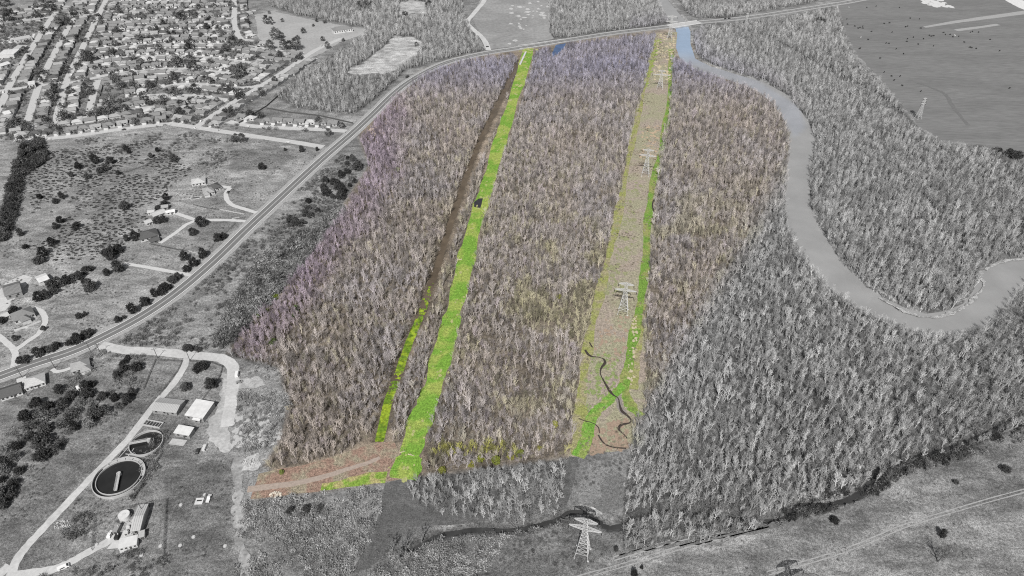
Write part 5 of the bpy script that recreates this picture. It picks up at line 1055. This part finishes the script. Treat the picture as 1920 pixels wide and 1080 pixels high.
# ---- trees among the estate houses and round the meadow
Z1 = [(460, 165, 80), (630, 295, 60), (760, 170, 80), (905, 90, 60), (1225, 180, 60), (1180, 225, 60), (1060, 290, 80), (1130, 285, 50), (1370, 130, 100), (1645, 235, 60), (1610, 260, 40), (1440, 340, 80), (1690, 370, 60), (1755, 325, 90), (1820, 340, 90), (640, 430, 100), (690, 440, 90), (845, 385, 80), (1005, 432, 40), (1340, 465, 110), (1440, 465, 100), (1465, 515, 100), (1210, 375, 80), (1310, 590, 80), (1815, 550, 110), (1765, 540, 70), (415, 670, 90), (390, 740, 90), (540, 690, 70), (600, 500, 70), (860, 590, 70), (830, 815, 110), (940, 825, 90), (485, 870, 110), (720, 860, 80), (780, 855, 80), (690, 865, 60), (1080, 740, 70), (1235, 750, 90), (1470, 675, 80), (1320, 705, 70), (1430, 755, 50), (1690, 665, 80), (1800, 710, 90), (1360, 850, 70), (1715, 835, 80), (1880, 855, 80), (1120, 770, 60), (120, 920, 120), (210, 960, 80), (350, 900, 60), (1020, 915, 70), (450, 980, 60), (230, 450, 60), (310, 525, 90), (490, 535, 60), (340, 230, 70), (520, 170, 60), (40, 20, 90), (320, 40, 90), (390, 50, 80), (280, 120, 60), (70, 95, 90), (70, 140, 80), (1770, 1040, 70), (1820, 1045, 70), (170, 1060, 80), (1360, 780, 60), (720, 520, 50), (190, 380, 60), (150, 410, 30), (1130, 90, 50), (1500, 60, 60), (1740, 40, 60), (1560, 150, 50), (980, 150, 50), (880, 230, 60), (1290, 300, 50), (560, 100, 50), (1000, 560, 60), (1580, 470, 60), (1540, 590, 60), (1120, 640, 70), (900, 640, 80), (1000, 640, 70)]
Z2 = [(80, 160, 60), (115, 165, 55), (200, 155, 30), (455, 155, 30), (517, 165, 30), (430, 190, 25), (358, 235, 45), (315, 285, 40), (150, 270, 90), (190, 270, 50), (110, 350, 80), (215, 345, 80), (255, 345, 80), (310, 345, 90), (500, 295, 40), (540, 350, 50), (655, 300, 30), (35, 865, 60), (180, 415, 50), (330, 425, 60), (650, 945, 50), (1205, 335, 40), (1120, 100, 50), (830, 45, 70), (780, 50, 60), (735, 40, 50), (545, 1000, 60), (475, 915, 60), (45, 700, 60), (145, 605, 50), (60, 540, 30), (100, 95, 25), (870, 40, 50), (1300, 40, 60), (1290, 10, 60)]
def grove(L, lab, grp, lo, hi):
    for i, (u, v, wpx) in enumerate(sorted(L)):
        g0 = G(u, v + wpx * .3); s = wpx / sc(v) / 6.6; d = rng.uniform(lo, hi)
        solo_tree(rng.randrange(4), (g0.x, g0.y, 0), rng.random() * 6.28, (s, s, s * rng.uniform(.7, 1.0)), gcol(d), lab % nth(i), grp, 'estate_tree', 'tree', eprot2)
Z1 += [(a, b, rng.uniform(32, 58)) for a, b in ((rng.uniform(60, 1900), rng.uniform(20, 900)) for _ in range(110)) if not (a < 350 and b < 440) and a + b * .3 < 1990]
grove(zc(0, 0, Z1), 'dark round tree, %s from left among the estate houses', 'trees among the estate houses', .07, .19)
grove(zc(480, 0, Z2), 'dark tree, %s from left around the meadow and wood edge', 'trees around the dry meadow', .06, .16)
# ---- the housing estate
def estate_house(i, w_, d_, hip, rm, wm):
    t = thing('house', 'x', 'house', group='houses of the estate'); h = 3.0; rh = d_ * .27
    mb = MB(); mb.box((0, 0, -.1), (w_, d_, h + .1)); mb.box((-w_ * .26, -d_ / 2 - 2.3, -.1), (w_ * .42, 5, h))
    if not hip:
        for s in (-1, 1): mb.quadface([(s * w_ / 2, -d_ / 2, h), (s * w_ / 2, d_ / 2, h), (s * w_ / 2, 0, h + rh - .05)][::s])
    mb.build('wall', wm, t); mb = MB(); hip_roof(mb, w_, d_, h, rh, .5, 1.0 if hip else 0.0); g_ = MB(); hip_roof(g_, w_ * .42, 8, h - .06, rh * .62, .45, 1.0)
    for f in g_.f: mb.quadface([(g_.v[k][0] - w_ * .26, g_.v[k][1] - d_ / 2 - 1, g_.v[k][2]) for k in f])
    mb.build('roof', rm, t)
    mb = MB(); mb.box((-w_ * .26, -d_ / 2 - 4.86, 0), (min(4.8, w_ * .32), .14, 2.3)); mb.build('garage_door', whitep, t)
    mb = MB(); mb.box((w_ * .25, -d_ / 2 - .04, 1), (2.2, .14, 1.2)); mb.build('window', glassm, t)
    mb = MB(); mb.box((-w_ * .26, -d_ / 2 - 8.4, .02), (4.6, 7.0, .12)); mb.build('driveway', drv, t)
    return t
ROOFS = [('dark', R_DARK), ('mid grey', R_MID), ('grey', R_GREY), ('pale', R_PALE)]
EP = [(rn, estate_house(i, w_, d_, hip, rm, wm)) for i, (w_, d_, hip, (rn, rm), wm) in enumerate([(12, 8.5, True, ROOFS[0], whitew), (13, 9, True, ROOFS[1], brickw), (11.5, 8, False, ROOFS[2], whitew), (13, 8.5, True, ROOFS[2], brickw), (12, 9, False, ROOFS[1], brickw), (11.5, 8, True, ROOFS[3], whitew), (12.5, 9, False, ROOFS[1], whitew)])]
for _, e in EP: kids(e)
BAD = [[(-60, 135), (-30, 60), (96, 34), (60, 90), (20, 135)], [(475, 30), (700, 30), (660, 90), (590, 118), (560, 100), (480, 78)], W9, [(60, 268), (700, 290), (640, 250), (340, 236)], [(500, 203), (670, 215), (650, 236), (560, 225)], [(195, 160), (240, 165), (240, 200), (200, 205)]]
spots = []; allst = {k: [(p.x, p.y) for p in GL(curve(px, 4))] for k, px in STREETS.items()}
def taken(x, y, d=11): return any((a - x) ** 2 + (b - y) ** 2 < d * d for a, b, *_ in spots)
treespots = []
for st, pts in allst.items():
    P = np.array(pts); D = np.r_[0, np.cumsum(np.hypot(*np.diff(P, axis=0).T))]
    for side in (1, -1):
        s = 9.0; k = 0
        while s < D[-1] - 6:
            px_ = np.interp(s, D, P[:, 0]); py_ = np.interp(s, D, P[:, 1]); qx = np.interp(s + 1, D, P[:, 0]); qy = np.interp(s + 1, D, P[:, 1]); dx, dy = qx - px_, qy - py_; l_ = math.hypot(dx, dy) or 1; dx /= l_; dy /= l_
            off = 16.5 + rng.uniform(-1.2, 1.2); hx, hy = px_ - dy * side * off, py_ + dx * side * off; u, v = PX(hx, hy, 0)
            okk = True
            for s2, q in allst.items():
                if float(segdist(np.array([hx]), np.array([hy]), q)[0]) < 12.5: okk = False
            if okk and st == 'the field edge road' and float(v) > np.interp(float(u), [45, 140, 230, 310, 400, 480, 600], [264, 255, 242, 233, 245, 256, 275]): okk = False
            for bad in BAD:
                if inside(np.array([u]), np.array([v]), bad)[0]: okk = False
            if okk and not taken(hx, hy) and -60 < u < 680:
                face = math.atan2(-(dx * side), dy * side)      # front (-Y) looks at the street
                spots.append((hx, hy, math.atan2(dy, dx) + (0 if side == 1 else math.pi) + (math.pi / 2 * (1 if dy * side > 0 else -1) if abs(dy) > 1.2 * abs(dx) else 0), st, side, k, float(v), float(u))); k += 1
            s += 13.4 + rng.uniform(-.6, 1.6)
EST = [(-50, 30), (90, -10), (440, -20), (470, 60), (500, 95), (590, 118), (500, 165), (430, 232), (640, 250), (600, 268), (480, 250), (330, 230), (50, 258), (-50, 240)]
ebad = BAD
for _ in range(9000):
    gp = G(rng.uniform(-50, 650), rng.uniform(-10, 270) ); hx, hy = gp.x, gp.y; u, v = PX(hx, hy, 0)
    if not inside(np.array([u]), np.array([v]), EST)[0] or taken(hx, hy, 13.2) or any(inside(np.array([u]), np.array([v]), b)[0] for b in ebad): continue
    ds = {k: float(segdist(np.array([hx]), np.array([hy]), q)[0]) for k, q in allst.items()}; st = min(ds, key=ds.get)
    if ds[st] < 15 or ds[st] > 75: continue
    q = np.array(allst[st]); i = int(np.argmin(np.hypot(q[:, 0] - hx, q[:, 1] - hy))); i = min(i, len(q) - 2); d = q[i + 1] - q[i]; side = 1 if d[0] * (hy - q[i][1]) - d[1] * (hx - q[i][0]) > 0 else -1
    a = math.atan2(d[1], d[0]) + (0 if side == 1 else math.pi)
    if abs(d[1]) > 1.2 * abs(d[0]): a += math.pi / 2 * (1 if d[1] * side > 0 else -1)
    spots.append((hx, hy, a, st, side, 0, float(v), float(u)))
spots.sort(key=lambda a: -a[6])
SIDE = {}
for i, (hx, hy, rz, st, side, k, v, u) in enumerate(spots[:300]):
    j = rng.randrange(len(EP)); rn, e = EP[j]; key = (st, side); SIDE.setdefault(key, []); SIDE[key].append((u, i, j, hx, hy, rz))
first = set()
for (st, side), L in SIDE.items():
    L.sort(); vs_ = {s_: np.mean([b[4] for b in SIDE[(st, s_)]]) for s_ in (1, -1) if (st, s_) in SIDE}
    sname = 'far side' if side == max(vs_, key=lambda a: vs_[a]) else 'near side'
    if abs(allst[st][-1][1] - allst[st][0][1]) > 1.4 * abs(allst[st][-1][0] - allst[st][0][0]): sname = 'right side' if np.mean([b[3] for b in L]) > np.mean([p[0] for p in allst[st]]) else 'left side'
    for q, (u, i, j, hx, hy, rz) in enumerate(L):
        rn, e = EP[j]; lab = '%s roofed house, %s from left, %s of %s' % (rn, nth(q), sname, st)
        if j not in first: first.add(j); e.location = (hx, hy, 0); e.rotation_euler = (0, 0, rz); e['label'] = lab
        else: dup(e, (hx, hy, 0), rz, lab)
for j, (_, e) in enumerate(EP):
    if j not in first: raise RuntimeError('unplaced house')
rest = spots[300:]
if rest:
    hm = []
    for _, e in EP:
        c = MB()
        mats = []
        for ch in kids(e):
            n0 = len(c.v); c.v += [tuple(v_.co) for v_ in ch.data.vertices]; mi = len(mats); mats.append(ch.data.materials[0])
            for p in ch.data.polygons: c.f.append(tuple(n0 + i for i in p.vertices)); c.m.append(mi)
        hm.append(c.mesh('far_house', mats))
    G_h = scatter_group(hidden_set('far_houses', hm)); n = len(rest)
    scatter('far_houses', 'furthest houses of the estate', G_h, np.array([(a[0], a[1], 0) for a in rest]), nrg.integers(0, 7, n), np.array([a[2] for a in rest]), np.ones((n, 3)), np.full((n, 3), .3), 0)
print('HOUSES', len(spots))
# parked cars on the streets
ci = 0
CARP = {}
for c, nm in ((.72, 'white'), (.04, 'black'), (.28, 'grey')): CARP[nm] = car('x', 'car', 0, 500, 0, c, group='cars parked in the estate')
used_c = set(); cnt = {}; plc = []
for st, pts in allst.items():
    P = np.array(pts); D = np.r_[0, np.cumsum(np.hypot(*np.diff(P, axis=0).T))]; s = rng.uniform(10, 40)
    while s < D[-1]:
        x_, y_ = np.interp(s, D, P[:, 0]), np.interp(s, D, P[:, 1]); x2, y2 = np.interp(s + 1, D, P[:, 0]), np.interp(s + 1, D, P[:, 1]); a = math.atan2(y2 - y_, x2 - x_); sd = rng.choice((-1, 1)); x_, y_ = x_ - math.sin(a) * sd * 3.4, y_ + math.cos(a) * sd * 3.4; u, v = PX(x_, y_, 0)
        if 0 < u < 660 and 0 < v < 280: plc.append((st, float(u), x_, y_, a + (math.pi if rng.random() < .5 else 0), rng.choice(('white', 'white', 'black', 'grey'))))
        s += rng.uniform(25, 75)
plc.sort()
for st, u, x_, y_, a, nm in plc:
    k = cnt.get((st, nm), 0); cnt[(st, nm)] = k + 1; lab = '%s parked car, %s such from left, on %s' % (nm, nth(k), st); o = CARP[nm]
    if nm not in used_c: used_c.add(nm); kids(o); o.location = (x_, y_, .1); o.rotation_euler = (0, 0, a); o['label'] = lab
    else: dup(o, (x_, y_, .1), a, lab)
